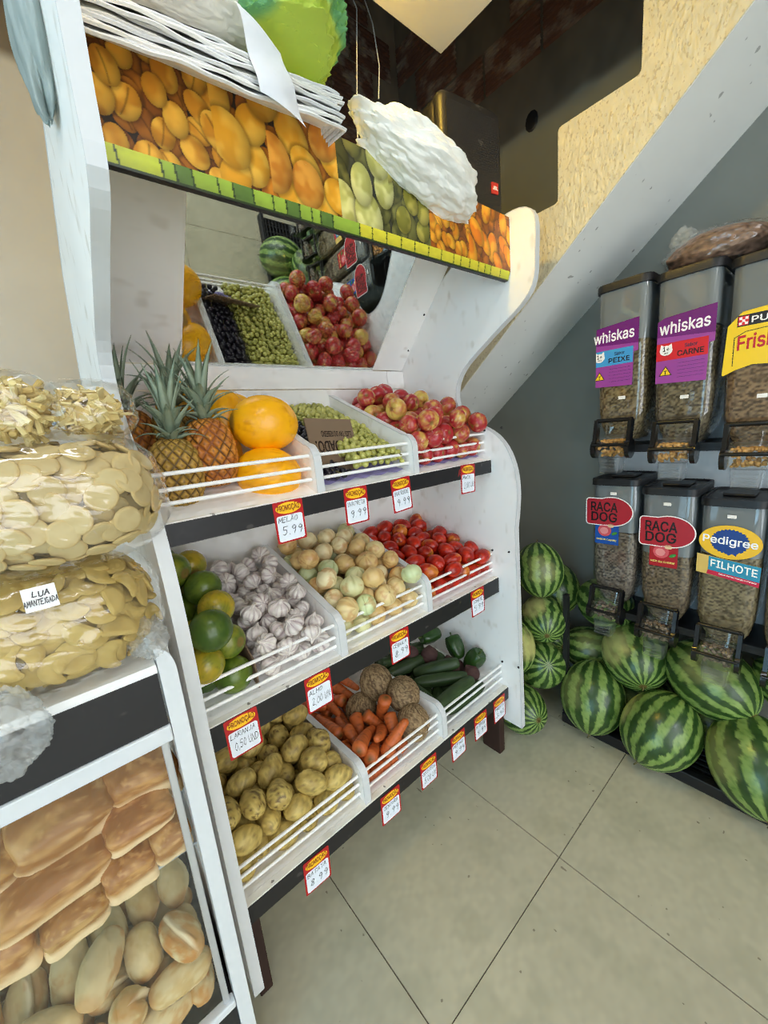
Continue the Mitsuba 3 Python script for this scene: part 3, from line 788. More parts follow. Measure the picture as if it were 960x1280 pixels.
def carrot(rng, i):
    """Unit length along z (top at +0.5), radius 1 at the shoulder."""
    n = 26
    def f(th, ph):
        t = th / np.pi                     # 0 top .. 1 tip
        rad = np.where(t < 0.08, np.sin(t / 0.08 * np.pi / 2), 1 - 0.52 * ((t - 0.08) / 0.92) ** 1.3)
        rad = rad * np.where(t > 0.94, np.sqrt(np.clip((1 - t) / 0.06, 0, 1)), 1.0)
        rad = rad * (1 + 0.05 * (nz(np.stack([t * 22 + i, 0 * t, 0 * t], -1), i) - 0.5) + 0.03 * np.cos(2 * ph + 3 * t))
        bend = 0.9 * (t - 0.5) ** 2 * (0.5 + 0.4 * (i % 3))
        return np.stack([rad * np.cos(ph) + bend, rad * np.sin(ph), 0.5 - t], -1)
    m = surf(16, n, f)
    v = m.vertices
    c = lerp_c((168, 82, 34), (202, 104, 50), nfbm(np.stack([v[:, 0] * 0.6, v[:, 1] * 0.6, v[:, 2] * 20], 1) + i, 3, i))
    c = mixc(c, (116, 62, 34), sm(0.62, 0.75, nz(np.stack([v[:, 0] * 1.2, v[:, 1] * 1.2, v[:, 2] * 34], 1), i)) * 0.5)
    c = mixc(c, (88, 72, 34), sm(0.485, 0.5, v[:, 2]))
    return m, c
def zones(P2, top_mask, words_v, words_u):
    """For each of the points (u, v): which third it lies in along both, as words."""
    out = []
    q = [np.quantile(P2[:, k], (1 / 3, 2 / 3)) for k in (0, 1)]
    for k, p in enumerate(P2):
        iu = int(p[0] > q[0][0]) + int(p[0] > q[0][1]); iv = int(p[1] > q[1][0]) + int(p[1] > q[1][1])
        out.append((words_u[iu], words_v[iv], top_mask[k]))
    return out
def heap(name, metas, pose, origin, deg, label, cat, group, scale=None, upright=0.0, seed=0, tones=None):
    """label: the plain noun with its looks; tones: one or two words for each variant."""
    c, ax, r, L = pose
    P, AX, M = to_bin(c, ax, origin, deg)
    rng = np.random.default_rng(seed)
    D = np.linalg.norm(c[:, None, :2] - c[None, :, :2], axis=2)
    covered = ((c[None, :, 2] > c[:, None, 2] + 0.8 * r[:, None]) & (D < 1.1 * r[:, None])).any(1)
    Z = zones(c[:, :2], ~covered, ('by the rail', 'half way back', 'at the back'), ('left', 'middle', 'right'))
    for k in range(len(P)):
        key = new(name)
        vi = int(rng.integers(len(metas)))
        tone = tones[vi % len(tones)] + ' ' if tones else ''
        zu, zv, on = Z[k]
        lab(key, f"{tone}{label} {'on top' if on else 'beneath others'} {zv}, {zu} of its heap", cat, group)
        R = frame(AX[k], rng.uniform(0, 6.28))
        if upright:
            axis = random_axis(rng) * (1 - upright) + np.array([0, 0, 1.0]) * upright * rng.uniform(0.2, 1)
            R = frame(axis, rng.uniform(0, 6.28))
        s3 = scale(r[k], L[k]) if scale else (r[k],) * 3
        scene[key] = {**metas[vi], 'to_world': TM(R @ np.diag(s3), P[k])}

def binbox(ti, b, x0=None, x1=None):
    zt, yf, deg, hs = TIERS[ti]
    a, bb = BINS[b]
    a = a if x0 is None else x0
    bb = bb if x1 is None else x1
    y0 = yf + 0.036
    return (a + 0.001, y0, zt + math.tan(math.radians(deg)) * (y0 - (yf + 0.022)) + 0.001), deg, (bb - a - 0.002, (0.0 - y0 - 0.002) / math.cos(math.radians(deg)))

# apples
o, dg, sz = binbox(0, 2)
heap('apple', variants(12, apple), settle(88, (0.033, 0.039), None, sz, 1, tilt=-0.08), o, dg, 'apple', 'apple', 'apples heaped on the top tier', seed=3, tones=('red-streaked', 'red', 'deep red', 'red and yellow', 'dark red', 'yellowish'))
# onions
o, dg, sz = binbox(1, 1)
heap('onion', variants(10, onion), settle(84, (0.032, 0.039), None, sz, 2, tilt=-0.06), o, dg, 'onion', 'onion', 'onions heaped on the middle tier', upright=0.35, seed=4, tones=('pale', 'golden', 'greenish', 'brownish', 'straw coloured'))
# tomatoes
o, dg, sz = binbox(1, 2)
heap('tomato', variants(10, tomato), settle(72, (0.028, 0.034), (0.074, 0.088), sz, 5, tilt=-0.05), o, dg, 'red plum tomato', 'tomato', 'tomatoes heaped on the middle tier',
     scale=lambda r, L: (r, r, L / 2), seed=6)
# garlic
o, dg, sz = binbox(1, 0, 0.185)
heap('garlic_bulb', variants(9, garlic), settle(72, (0.028, 0.034), None, sz, 7, tilt=-0.08), o, dg, 'white garlic bulb', 'garlic', 'garlic bulbs heaped on the middle tier', upright=0.45, seed=8)
# green oranges
o, dg, sz = binbox(1, 0, None, 0.172)
heap('orange', variants(8, orange), settle(22, (0.043, 0.049), None, sz, 9, tilt=0.0), o, dg, 'orange', 'orange', 'oranges heaped on the middle tier', seed=10, tones=('dark green', 'mottled green', 'yellow', 'deep green'))
bk = thing('cardboard_divider', 'low brown cardboard strip standing between the green oranges and the garlic', 'cardboard')
a = math.radians(15)
cbp = Polygon([(-0.435, 0.835), (-0.05, 0.938), (-0.05, 1.025), (-0.36, 0.945), (-0.43, 0.910)])
put('sheet', extrude_yz(cbp, 0.1735, 0.1775), 'mat_cardboard', bk)
# potatoes
o, dg, sz = binbox(2, 0)
heap('potato', variants(12, potato), settle(88, (0.031, 0.038), (0.078, 0.102), sz, 11, tilt=-0.03), o, dg, 'potato', 'potato', 'potatoes heaped on the lowest tier',
     scale=lambda r, L: (r, r, L / 2), seed=12, tones=('dirty', 'yellow', 'clean yellow'))
# coconuts, carrots
def coconut(rng, i):
    def f(th, ph):
        s = sph(th, ph)
        fib = nfbm(np.stack([np.cos(ph) * 14, np.sin(ph) * 14, th * 2], -1) + i, 3, i)
        return s * (0.96 + 0.07 * (fib - 0.5) + 0.02 * nz(s * 20, i))[..., None] * np.array([1, 1, 1.06])
    m = surf(72, 48, f)
    v = m.vertices; ph = np.arctan2(v[:, 1], v[:, 0])
    fib = nfbm(np.stack([np.cos(ph) * 26, np.sin(ph) * 26, v[:, 2] * 3], 1), 3, i)
    fib = 0.5 * fib + 0.5 * nfbm(v * np.array([26, 26, 9]), 2, i)
    c = lerp_c((92, 72, 50), (160, 134, 98), sm(0.35, 0.65, fib))
    c = mixc(c, (176, 150, 108), sm(-0.55, -0.95, v[:, 2]) * 0.7)
    return shape(m, 'mat_matte', True, c)
def fibres(i):
    r = np.random.default_rng(50 + i)
    ms = []
    for _ in range(60):
        d = random_axis(r); t = np.cross(d, random_axis(r)); t /= np.linalg.norm(t)
        if d[2] > 0.2 and r.random() < 0.6: d[2] = -d[2]
        p = [d * 1.0 + t * 0.0, d * 1.03 + t * 0.12, d * (1.05 + 0.10 * r.random()) + t * 0.26]
        ms.append(sweep(p, 0.007, 3))
    return trimesh.util.concatenate(ms)
COCO = [(0.738, -0.340, 0.455, 0.066, 'fuzzy brown coconut in front of the cucumbers, pale end down'), (0.690, -0.235, 0.480, 0.068, 'fuzzy brown coconut leaning behind the others, above the carrots'),
        (0.703, -0.425, 0.398, 0.063, 'dark brown coconut lowest at the rail beside the carrots'), (0.610, -0.230, 0.398, 0.064, 'dark coconut half hidden behind the carrots')]
for i, (x, y, z, r, text) in enumerate(COCO):
    k = thing('coconut', text, 'coconut')
    to = TM(frame((0.3 * (i - 1), 0.35, 0.9), i * 1.3), (x, y, z), r)
    put('shell', coconut(None, i), None, k, to=to)
    put('husk_fibres', fibres(i), 'mat_matte', k, color=(140, 116, 80), to=to, kind='stuff')
o, dg, sz = binbox(2, 1, None, 0.66)
cm_ = []
for i in range(6):
    m, c = carrot(None, i)
    cm_.append((m, c))
pose = settle(28, (0.0190, 0.0255), (0.13, 0.18), sz, 13, tilt=0.25, spread=np.array([0.45, 1.0, 1.0]), fixed=(np.array([[x, y, z] for x, y, z, *_ in COCO]) - np.array(o), np.array([r for *_, r, _ in COCO])))
carrots = [shape(m, 'mat_satin', True, c) for m, c in cm_]
heap('carrot', carrots, pose, o, dg, 'orange carrot', 'carrot', 'carrots heaped on the lowest tier', scale=lambda r, L: (r, r, L), seed=14)
pb = thing('plastic_scrap', 'small scrap of clear plastic under the carrots at the rail', 'plastic bag')
put('film', surf(24, 14, lambda th, ph: sph(th, ph) * (0.75 + 0.5 * nfbm(sph(th, ph) * 3, 3, 4))[..., None] * np.array([0.035, 0.02, 0.012])), 'mat_milky_film', pb, smooth=True, to=T().translate([0.575, -0.455, 0.343]))
# cucumbers, beetroot, peppers
def cucumber(i):
    def f(th, ph):
        t = th / np.pi
        rad = np.sin(th) ** 0.38 * (1 + 0.04 * np.cos(5 * ph))
        bend = 0.5 * (t - 0.5) ** 2 * (i % 3)
        return np.stack([rad * np.cos(ph) + bend, rad * np.sin(ph), 0.5 * np.cos(th)], -1)
    m = surf(20, 22, f)
    v = m.vertices
    c = lerp_c((34, 50, 28), (58, 78, 40), nfbm(np.stack([v[:, 0] * 2, v[:, 1] * 2, v[:, 2] * 5], 1) + i, 3, i))
    return shape(m, 'mat_satin', True, c)
CUC = [cucumber(i) for i in range(3)]
B2 = binbox(2, 2)
pose = settle(20, (0.024, 0.030), (0.19, 0.24), (0.29, B2[2][1]), 15, tilt=0.0, spread=np.array([0.9, 0.8, 0.6]))
heap('cucumber', CUC, pose, B2[0], B2[1], 'dark green cucumber', 'cucumber', 'cucumbers heaped on the lowest tier', scale=lambda r, L: (r, r, L), seed=16)
def beet(i):
    def f(th, ph):
        s = sph(th, ph)
        r = 0.93 + 0.12 * nfbm(s * 2 + i, 3, i) + 0.5 * np.exp(-((np.pi - th) / 0.16) ** 2) + 0.18 * np.exp(-(th / 0.25) ** 2)
        return s * r[..., None]
    m = surf(26, 22, f)
    v = m.vertices
    c = lerp_c((58, 36, 38), (92, 66, 60), nfbm(v * 4 + i, 4, i))
    return shape(m, 'mat_matte', True, c)
BT = [beet(i) for i in range(3)]
for i, (x, y, z, r) in enumerate([(1.010, -0.225, 0.440, 0.042), (1.040, -0.320, 0.418, 0.040), (1.090, -0.395, 0.388, 0.036), (0.955, -0.16, 0.452, 0.036), (1.10, -0.30, 0.372, 0.038), (0.90, -0.13, 0.47, 0.036)]):
    k = thing('beetroot', 'earthy dark beetroot heaped between cucumbers and green peppers', 'beetroot', 'beetroots on the lowest tier')
    put('root', BT[i % 3], None, k, to=TM(frame((0.5 - 0.3 * i, 0.5, 0.7), i), (x, y, z), r))
def pepper(i):
    def f(th, ph):
        t = th / np.pi
        lob = 1 + 0.10 * np.cos(4 * ph + i) * np.sin(th)
        rad = np.sin(th) ** 0.55 * (1 - 0.25 * t) * lob
        z = np.cos(th) * 1.35 - 0.35 * np.exp(-(th / 0.4) ** 2)
        return np.stack([rad * np.cos(ph), rad * np.sin(ph), z], -1)
    m = surf(32, 24, f)
    v = m.vertices
    c = lerp_c((24, 48, 16), (44, 76, 26), nfbm(v * 1.5 + i, 3, i))
    return shape(m, 'mat_gloss', True, c)
stemm = shape(sweep([(0, 0, 0.95), (0.02, 0, 1.25), (0.10, 0.02, 1.5)], [0.12, 0.085, 0.10], 8), 'mat_satin', True, colors_for(sweep([(0, 0, 0.95), (0.02, 0, 1.25), (0.10, 0.02, 1.5)], [0.12, 0.085, 0.10], 8), (70, 86, 40)))
for i, (x, y, z, axis, text) in enumerate([(1.085, -0.16, 0.488, (-1, 0.25, 0.1), 'glossy green pepper lying sideways, farthest back on the lowest tier'), (1.130, -0.275, 0.455, (0.2, 0.6, 0.8), 'glossy green pepper in the middle of the three by the side panel'), (1.138, -0.375, 0.425, (0.3, -0.5, 0.8), 'glossy green pepper at the rail, frontmost of the three')]):
    k = thing('green_pepper', text, 'pepper')
    to = TM(frame(axis, i), (x, y, z), 0.043)
    put('body', pepper(i), None, k, to=to)
    put('stem', stemm, None, k, to=to)

# grapes
berry = trimesh.creation.icosphere(1, 1.0)
def grape_bunch(name, c_hi, c_lo, spots, label, cat, group, seed, r=0.0098):
    rng = np.random.default_rng(seed)
    # all berries of the heap first, settled together; then shared out to the nearest bunch centre
    return
def grape_heap(x0, x1, n, prof, c_lo, c_hi, label, group, seed, centres):
    """Berries on a mound: prof(x, y) -> height of the mound's top above the board."""
    rng = np.random.default_rng(seed)
    zt, yf, deg, hs = TIERS[0]
    P = []
    tries = 0
    r = 0.0098
    keep = Spread(1.72 * r)
    while len(P) < n and tries < 40000:
        tries += 1
        x, y = rng.uniform(x0 + r, x1 - r), rng.uniform(yf + 0.040, -0.012)
        base = zt + (y - (yf + 0.022)) * math.tan(math.radians(deg))
        h = prof(x, y)
        z = base + r + max(0, h - r) * (1 - rng.random() ** 2 * 0.5)
        p = np.array([x, y, z])
        if not keep.add(p):
            continue
        P.append(p)
    P = np.array(P)
    cen = np.array(centres)
    own = np.argmin(((P[:, None, :2] - cen[None]) ** 2).sum(-1), 1)
    for b in range(len(cen)):
        Q = P[own == b]
        if not len(Q):
            continue
        k = thing('grape_bunch', label + (', at the back left', ', at the back', ', in the middle right', ', in the middle', ', near the front', ', at the rail on the right', ', at the rail beside the sheet')[b], 'grapes', group)
        rr = rng.uniform(0.9, 1.12, len(Q)) * r
        v = (berry.vertices[None] * rr[:, None, None] * np.array([1, 1, 1.06]) + Q[:, None]).reshape(-1, 3)
        f = (berry.faces[None] + (np.arange(len(Q)) * len(berry.vertices))[:, None, None]).reshape(-1, 3)
        t = np.repeat(rng.random(len(Q)), len(berry.vertices)) * 0.75 + 0.25 * np.tile(nz(berry.vertices * 2, 1), len(Q))
        put('berries', trimesh.Trimesh(v, f, process=False), 'mat_gloss', k, smooth=True, color=lerp_c(c_lo, c_hi, t), kind='stuff')
        c0 = Q.mean(0)
        stem = sweep([c0 + (0, 0.05, 0.0), c0 + (0, 0.0, 0.004), c0 + (0.01, -0.05, -0.01)], 0.0022, 5)
        put('stem', stem, 'mat_satin', k, color=(116, 104, 50))
grape_heap(0.560, 0.772, 560, lambda x, y: (0.105 if y > -0.26 else 0.095 - 0.12 * (-0.26 - y)) * (1 - 0.3 * ((x - 0.66) / 0.11) ** 4), (136, 136, 58), (198, 194, 108),
           'bunch of pale green grapes around the cardboard', 'green grape bunches', 21, [(0.60, -0.10), (0.70, -0.09), (0.74, -0.20), (0.64, -0.22), (0.70, -0.33), (0.73, -0.40), (0.65, -0.38)])
grape_heap(0.434, 0.556, 320, lambda x, y: 0.085 if y > -0.30 else 0.030, (14, 12, 18), (40, 34, 48), 'bunch of black grapes by the cardboard', 'black grape bunches', 22, [(0.48, -0.10), (0.51, -0.22), (0.47, -0.30), (0.50, -0.40)])
# cardboard with print
cb = thing('cardboard_sheet', 'brown cardboard sheet with dark printed letters standing among the grapes', 'cardboard')
def plane_basis(p0, pu, pv):
    u = np.array(pu, float) - p0; v = np.array(pv, float) - p0
    w, h = np.linalg.norm(u), np.linalg.norm(v)
    u /= w; v -= u * (v @ u); v /= np.linalg.norm(v)
    return np.stack([u, v, np.cross(u, v)], 1), w, h
CB0 = (0.466, -0.362, 1.352)
cbR, cw, chh = plane_basis(np.array(CB0), (0.646, -0.345, 1.340), (0.456, -0.318, 1.515))
put('sheet', flat(sbox(0, 0, 0.180, 0.172), 0.004), 'mat_cardboard', cb, to=TM(cbR, CB0))
tmm = [text_mesh('LUIS TAV DO RIBEIRO', 0.017, 0.0004, True), text_mesh('CUIDADO.', 0.034, 0.0004, True)]
for m, (w_, x, y) in zip(tmm, ((0.120, 0.170, 0.132), (0.150, 0.172, 0.100))):
    m.vertices[:, 0] *= w_ / np.ptp(m.bounds[:, 0]); m.vertices[:, :2] *= -1           # the sheet stands upside down
    m.apply_translation((x, y, 0.0042))
    put('printed_word', m, 'mat_print', cb, color=(42, 28, 22), to=TM(cbR, CB0))
# egg-crate trays of lilac pulp under the fruit
def tray(x0, x1, y0, y1, z0, deg):
    t = math.tan(math.radians(deg))
    def f(u, v):
        x = x0 + (x1 - x0) * u; y = y0 + (y1 - y0) * v
        h = 0.006 * (0.5 + 0.5 * np.cos((x - x0) / 0.065 * 2 * np.pi) * np.cos((y - y0) / 0.065 * 2 * np.pi)) * 1.0
        return np.stack([x, y, z0 + (y - y0) * t + h], -1)
    return grid(60, 60, f)
for (bx0, bx1), text in (((0.440, 0.768), 'lilac moulded pulp tray under the grapes'), ((0.806, 1.178), 'lilac moulded pulp tray under the apples')):
    put('fruit_tray', tray(bx0, bx1, -0.415, -0.33, 1.3240, 21.0), 'mat_lilac', None, smooth=True, label=text, cat='tray')

# melons
def melon(i):
    def f(th, ph):
        s = sph(th, ph)
        n = nfbm(s * 2.2 + i, 3, i)
        wr = nz(np.stack([np.cos(ph) * 10, np.sin(ph) * 10, th * 1.2], -1), i)
        r = 0.98 + 0.04 * n + 0.006 * wr
        egg = 1 + 0.10 * np.cos(th)
        return s * (r * egg)[..., None] * np.array([0.84, 0.84, 1.0])
    m = surf(64, 48, f)
    v = m.vertices
    c = lerp_c((232, 158, 4), (246, 182, 16), nfbm(v * 2 + i, 3, i))
    c = mixc(c, (206, 128, 10), sm(0.60, 0.75, nfbm(v * np.array([6, 6, 1.5]) + i, 3, i + 7)) * 0.5)
    c = mixc(c, (150, 110, 40), sm(0.97, 1.04, v[:, 2] / 1.02))
    return shape(m, 'mat_gloss', True, c)
ML = [melon(i) for i in range(3)]
for i, (x, y, z, r, axis, text) in enumerate([
    (0.352, -0.335, 1.508, 0.089, (-1, 0.25, 0.12), 'large yellow melon resting on top of another at the front'),
    (0.330, -0.362, 1.372, 0.086, (-0.95, 0.35, 0.25), 'large yellow melon at the bottom behind the rails, front of the bin'),
    (0.282, -0.195, 1.527, 0.084, (0.3, 0.2, 1), 'yellow melon standing behind the pineapples, left of the top melon'),
    (0.250, -0.215, 1.440, 0.070, (0.5, 0.8, 0.3), 'yellow melon low behind the second pineapple'),
    (0.340, -0.120, 1.545, 0.086, (-0.8, 0.6, 0.1), 'yellow melon at the back of the bin below the mirror'),
    (0.205, -0.095, 1.585, 0.080, (0.9, 0.2, 0.3), 'yellow melon at the back wall behind the pineapple crowns')]):
    put('melon', ML[i % 3], None, None, to=TM(frame(axis, i), (x, y, z), r), label=text, cat='melon')

# pineapples
def pine_body(i):
    rows = 14
    def f(th, ph):
        t = th / np.pi
        h = t * rows
        a = (ph / (2 * np.pi) * 12 + h * 0.5)
        b = (ph / (2 * np.pi) * 12 - h * 0.5)
        d = np.maximum(np.abs(a - np.round(a)), np.abs(b - np.round(b)))
        bump = sm(0.5, 0.22, d) * np.sin(th) ** 0.5
        spike = sm(0.14, 0.0, d)
        r = np.sin(th) ** 0.55 * (0.92 + 0.12 * bump + 0.035 * spike)
        return np.stack([r * np.cos(ph), r * np.sin(ph), np.cos(th) * 1.42], -1)
    m = surf(144, 112, f)
    v = m.vertices
    th = np.arccos(np.clip(v[:, 2] / 1.42, -1, 1)); ph = np.arctan2(v[:, 1], v[:, 0]); h = th / np.pi * rows
    a = (ph / (2 * np.pi) * 12 + h * 0.5); b = (ph / (2 * np.pi) * 12 - h * 0.5)
    d = np.maximum(np.abs(a - np.round(a)), np.abs(b - np.round(b)))
    c = lerp_c((66, 44, 20), ((196, 128, 48), (178, 140, 64))[i % 2], sm(0.5, 0.30, d))
    c = mixc(c, ((150, 78, 36), (122, 100, 40))[i % 2], sm(0.45, 0.65, nfbm(v * 2 + i, 3, i)) * 0.55)
    c = mixc(c, (104, 66, 36), sm(0.14, 0.03, d) * 0.8)
    return shape(m, 'mat_satin', True, c)
def leaf_mesh(L, w, curl):
    n = 9
    s = np.linspace(0, 1, n)
    x = np.sin(s * curl) / curl * L if curl else s * 0
    zc = np.array([0.0] + list(np.cumsum(np.cos(0.5 * (s[1:] + s[:-1]) * curl) * np.diff(s)))) * L
    xc = np.array([0.0] + list(np.cumsum(np.sin(0.5 * (s[1:] + s[:-1]) * curl) * np.diff(s)))) * L
    wid = w * (1 - s ** 1.6) * (0.75 + 0.6 * s * (1 - s)) + 0.0006
    v, f = [], []
    for k in range(n):
        v += [[xc[k] - 0.18 * wid[k] * 0, -wid[k], zc[k]], [xc[k] + 0.30 * wid[k], 0, zc[k]], [xc[k], wid[k], zc[k]],
              [xc[k] + 0.30 * wid[k] + 0.0012, 0, zc[k]]]
    for k in range(n - 1):
        a, b = 4 * k, 4 * k + 4
        f += [[a, a + 1, b + 1], [a, b + 1, b], [a + 1, a + 2, b + 2], [a + 1, b + 2, b + 1]]
        f += [[a, b + 3, a + 3], [a, b, b + 3], [a + 3, b + 2, a + 2], [a + 3, b + 3, b + 2]]
    m = trimesh.Trimesh(np.array(v), np.array(f), process=False)
    t = np.repeat(s, 4)
    c = lerp_c((142, 154, 130), (112, 132, 112), nz(np.stack([t * 8, 0 * t, 0 * t], 1), 2))
    c = mixc(c, (88, 84, 60), sm(0.88, 1.0, t) * 0.7)
    return shape(m, 'mat_satin', True, c)
LEAF = [[leaf_mesh(L, w, cu) for cu in (0.35, 0.8, 1.25)] for L, w in ((0.07, 0.012), (0.105, 0.0145), (0.14, 0.0145))]
PB = [pine_body(i) for i in range(2)]
for i, (base, axis, r, bi, text) in enumerate([
    ((0.100, -0.350, 1.405), (0.05, 0.05, 1), 0.058, 1, 'pineapple with grey-green crown leaning at the left front of the top tier'),
    ((0.192, -0.330, 1.445), (0.00, 0.10, 1), 0.060, 0, 'orange-brown pineapple standing beside the yellow melons'),
    ((0.060, -0.160, 1.495), (-0.10, 0.05, 1), 0.055, 0, 'pineapple in the dark corner at the left side panel'),
    ((0.150, -0.185, 1.500), (0.10, 0.1, 1), 0.055, 1, 'pineapple hidden behind the two front ones')]):
    k = thing('pineapple', text, 'pineapple')
    R = frame(axis, i * 1.1)
    put('body', PB[bi], None, k, to=TM(R, base, r))
    rng = np.random.default_rng(60 + i)
    topc = np.array(base) + R[:, 2] * r * 1.36
    n = 34
    for q in range(n):
        u = q / n
        phi = q * 2.39996
        if u < 0.35: Ls, cu, el = 0, 1 + (q % 2), 0.95
        elif u < 0.7: Ls, cu, el = 1, int(rng.integers(0, 3)), 0.55
        else: Ls, cu, el = 2, int(rng.integers(0, 2)), 0.18
        h = 0.050 * u
        el = el + rng.normal(0, 0.08)
        zdir = np.array([math.cos(phi) * math.sin(el), math.sin(phi) * math.sin(el), math.cos(el)])
        out = np.array([math.cos(phi), math.sin(phi), 0])
        yv = np.cross(zdir, out); yv /= np.linalg.norm(yv) + 1e-9
        xv = np.cross(yv, zdir)
        RL = R @ np.stack([xv, yv, zdir], 1)
        p = topc + R @ (out * 0.016 * (1 - u * 0.8) + np.array([0, 0, h]))
        tip = p + RL @ np.array([0.03, 0, (0.07, 0.105, 0.14)[Ls]])
        if min(tip[0], p[0]) < 0.026:
            continue
        put('crown_leaf', LEAF[Ls][cu], None, k, to=TM(RL, p, rng.uniform(0.85, 1.1)))

# ------------------------------------------------------------------ watermelons
def watermelon(i):
    nst = (13, 15, 12, 14)[i % 4]
    def f(th, ph):
        s = sph(th, ph)
        return s * (0.99 + 0.02 * nfbm(s * 1.5 + i, 2, i))[..., None] * np.array([0.84, 0.84, 1.0])
    m = surf(132, 80, f)
    v = m.vertices
    th = np.arccos(np.clip(v[:, 2], -1, 1)); ph = np.arctan2(v[:, 1], v[:, 0])
    w = nfbm(v * 3.2 + i * 5, 3, i) - 0.5; w2 = nfbm(v * 9 + i, 3, i + 5) - 0.5
    s = np.cos(nst * (ph + 0.34 * w * np.sin(th)) + 1.6 * w2)
    light = lerp_c((92, 120, 48), (140, 164, 92), nfbm(v * 6 + i, 3, i + 1))
    c = light
    veins = sm(0.56, 0.66, nfbm(v * 13 + i, 3, i + 2))
    c = mixc(c, (70, 104, 40), veins * 0.55)
    dk = sm(-0.25, 0.18, s + 0.9 * w2)
    c = c * (1 - dk[:, None]) + lerp_c((28, 52, 22), (52, 82, 34), nfbm(v * 8, 3, i + 3)) * dk[:, None]
    spot = sm(0.62, 0.84, v[:, 0] + 0.3 * w)
    c = mixc(c, (196, 190, 120), spot * (0.75 if i % 2 else 0.25))
    c = mixc(c, (96, 78, 40), sm(0.992, 0.999, np.abs(v[:, 2])) * 0.9)
    return shape(m, 'mat_gloss', True, c)
WM = [watermelon(i) for i in range(4)]
stub = shape(sweep([(0, 0, 0.97), (0, 0.01, 1.05), (0.02, 0.03, 1.1)], [0.03, 0.02, 0.022], 6), 'mat_satin', True, colors_for(sweep([(0, 0, 0.97), (0, 0.01, 1.05), (0.02, 0.03, 1.1)], [0.03, 0.02, 0.022], 6), (92, 84, 46)))
MEL = [  # x, y, z, long radius, axis, spin, variant, label
    (1.640, -0.715, 0.150, 0.160, (-0.55, -0.15, -0.75), 2.4, 0, 'watermelon at the far front corner of the black pallet'),
    (1.725, -0.850, 0.330, 0.155, (-0.75, -0.45, -0.35), 2.5, 1, 'watermelon with pale patch and star-shaped end below the second spout'),
    (1.780, -0.640, 0.275, 0.130, (-0.4, 0.9, 0.1), 0.9, 2, 'dark striped watermelon lying behind the one at the far front corner'),
    (1.650, -0.950, 0.135, 0.160, (-0.60, 0.25, -0.6), 2.6, 3, 'watermelon in the middle of the front row on the black pallet'),
    (1.715, -1.095, 0.335, 0.162, (-0.40, -0.80, -0.35), 2.2, 0, 'largest watermelon lying lengthwise below the third spout'),
    (1.635, -1.200, 0.138, 0.170, (-0.70, -0.30, -0.6), 2.8, 2, 'yellowish watermelon nearest the camera at the right edge of the pallet'),
    (1.780, -0.870, 0.130, 0.130, (0.2, 1, 0), 0.0, 2, 'shaded watermelon under the two upper ones on the pallet'),
    (1.780, -1.260, 0.420, 0.135, (0.2, 1, 0.3), 2.0, 3, 'pale watermelon in the shade at the right end of the pallet'),
    (1.790, -1.13, 0.125, 0.130, (0.1, 1, 0.1), 1.0, 0, 'shaded watermelon under the largest one on the pallet'),
    (1.780, -0.730, 0.510, 0.135, (0.5, 0.8, 0.1), 1.7, 2, 'dark watermelon at the back under the left spouts'),
    (1.500, -0.490, 0.765, 0.126, (0.3, 0.25, 0.93), 1.5, 0, 'topmost watermelon of the pile beside the produce display'),
    (1.700, -0.460, 0.580, 0.138, (0.6, 0.4, 0.6), 0.8, 2, 'dark watermelon at the right of the floor pile in the corner'),
    (1.500, -0.480, 0.505, 0.122, (-0.75, -0.55, -0.2), 2.1, 1, 'watermelon with its star-shaped end showing, below the topmost one'),
    (1.370, -0.450, 0.450, 0.130, (0.3, 0.3, 0.9), 2.3, 3, 'bright watermelon half hidden by the side panel, middle of the pile'),
    (1.490, -0.510, 0.255, 0.138, (0.55, 0.6, -0.45), 2.3, 2, 'plain green watermelon low in the pile beside the display'),
    (1.350, -0.480, 0.135, 0.130, (-0.35, -0.85, 0.2), 2.2, 1, 'striped watermelon on the floor at the foot of the side panel'),
    (1.720, -0.460, 0.315, 0.125, (0.3, 0.8, 0.1), 1.9, 0, 'shaded watermelon between the floor pile and the pallet'),
    (1.740, -0.300, 0.120, 0.130, (0.3, 0.9, 0.0), 0.9, 3, 'watermelon on the floor in the corner under the pile'),
    (1.350, -0.210, 0.120, 0.130, (0.6, 0.7, 0.0), 0.9, 3, 'watermelon on the floor behind the side panel'),
    (1.550, -0.270, 0.120, 0.130, (0.2, 0.7, 0.0), 0.4, 0, 'watermelon on the floor at the back of the pile'),
    (1.500, -0.250, 0.350, 0.130, (0.9, 0.3, 0.1), 0.4, 1, 'watermelon at the back in the middle of the pile')]
MP = np.array([q[:3] for q in MEL]); M0 = MP.copy(); MR = np.array([0.855 * q[3] for q in MEL])
for it in range(150):
    D = MP[:, None] - MP[None]
    dd = np.linalg.norm(D, axis=2) + 1e-9
    pen = np.where(np.eye(len(MP)) > 0, 0, np.maximum(MR[:, None] + MR[None] - dd, 0))
    MP = MP + (D / dd[..., None] * (0.4 * pen)[..., None]).sum(1) + 0.02 * (M0 - MP)
    MP[:, 0] = np.clip(MP[:, 0], 1.213 + MR, XW - 0.022 - MR)
    MP[:, 2] = np.maximum(MP[:, 2], MR + np.where(MP[:, 1] < -0.6, 0.042, 0.002))
for k_, q in enumerate(MEL):
    x, y, z = MP[k_]; _, _, _, r, axis, spin, vi, text = q
    k = thing('watermelon', text, 'watermelon')
    to = TM(frame(axis, spin), (x, y, z), r)
    put('rind', WM[vi], None, k, to=to)
    put('stem_end', stub, None, k, to=to)
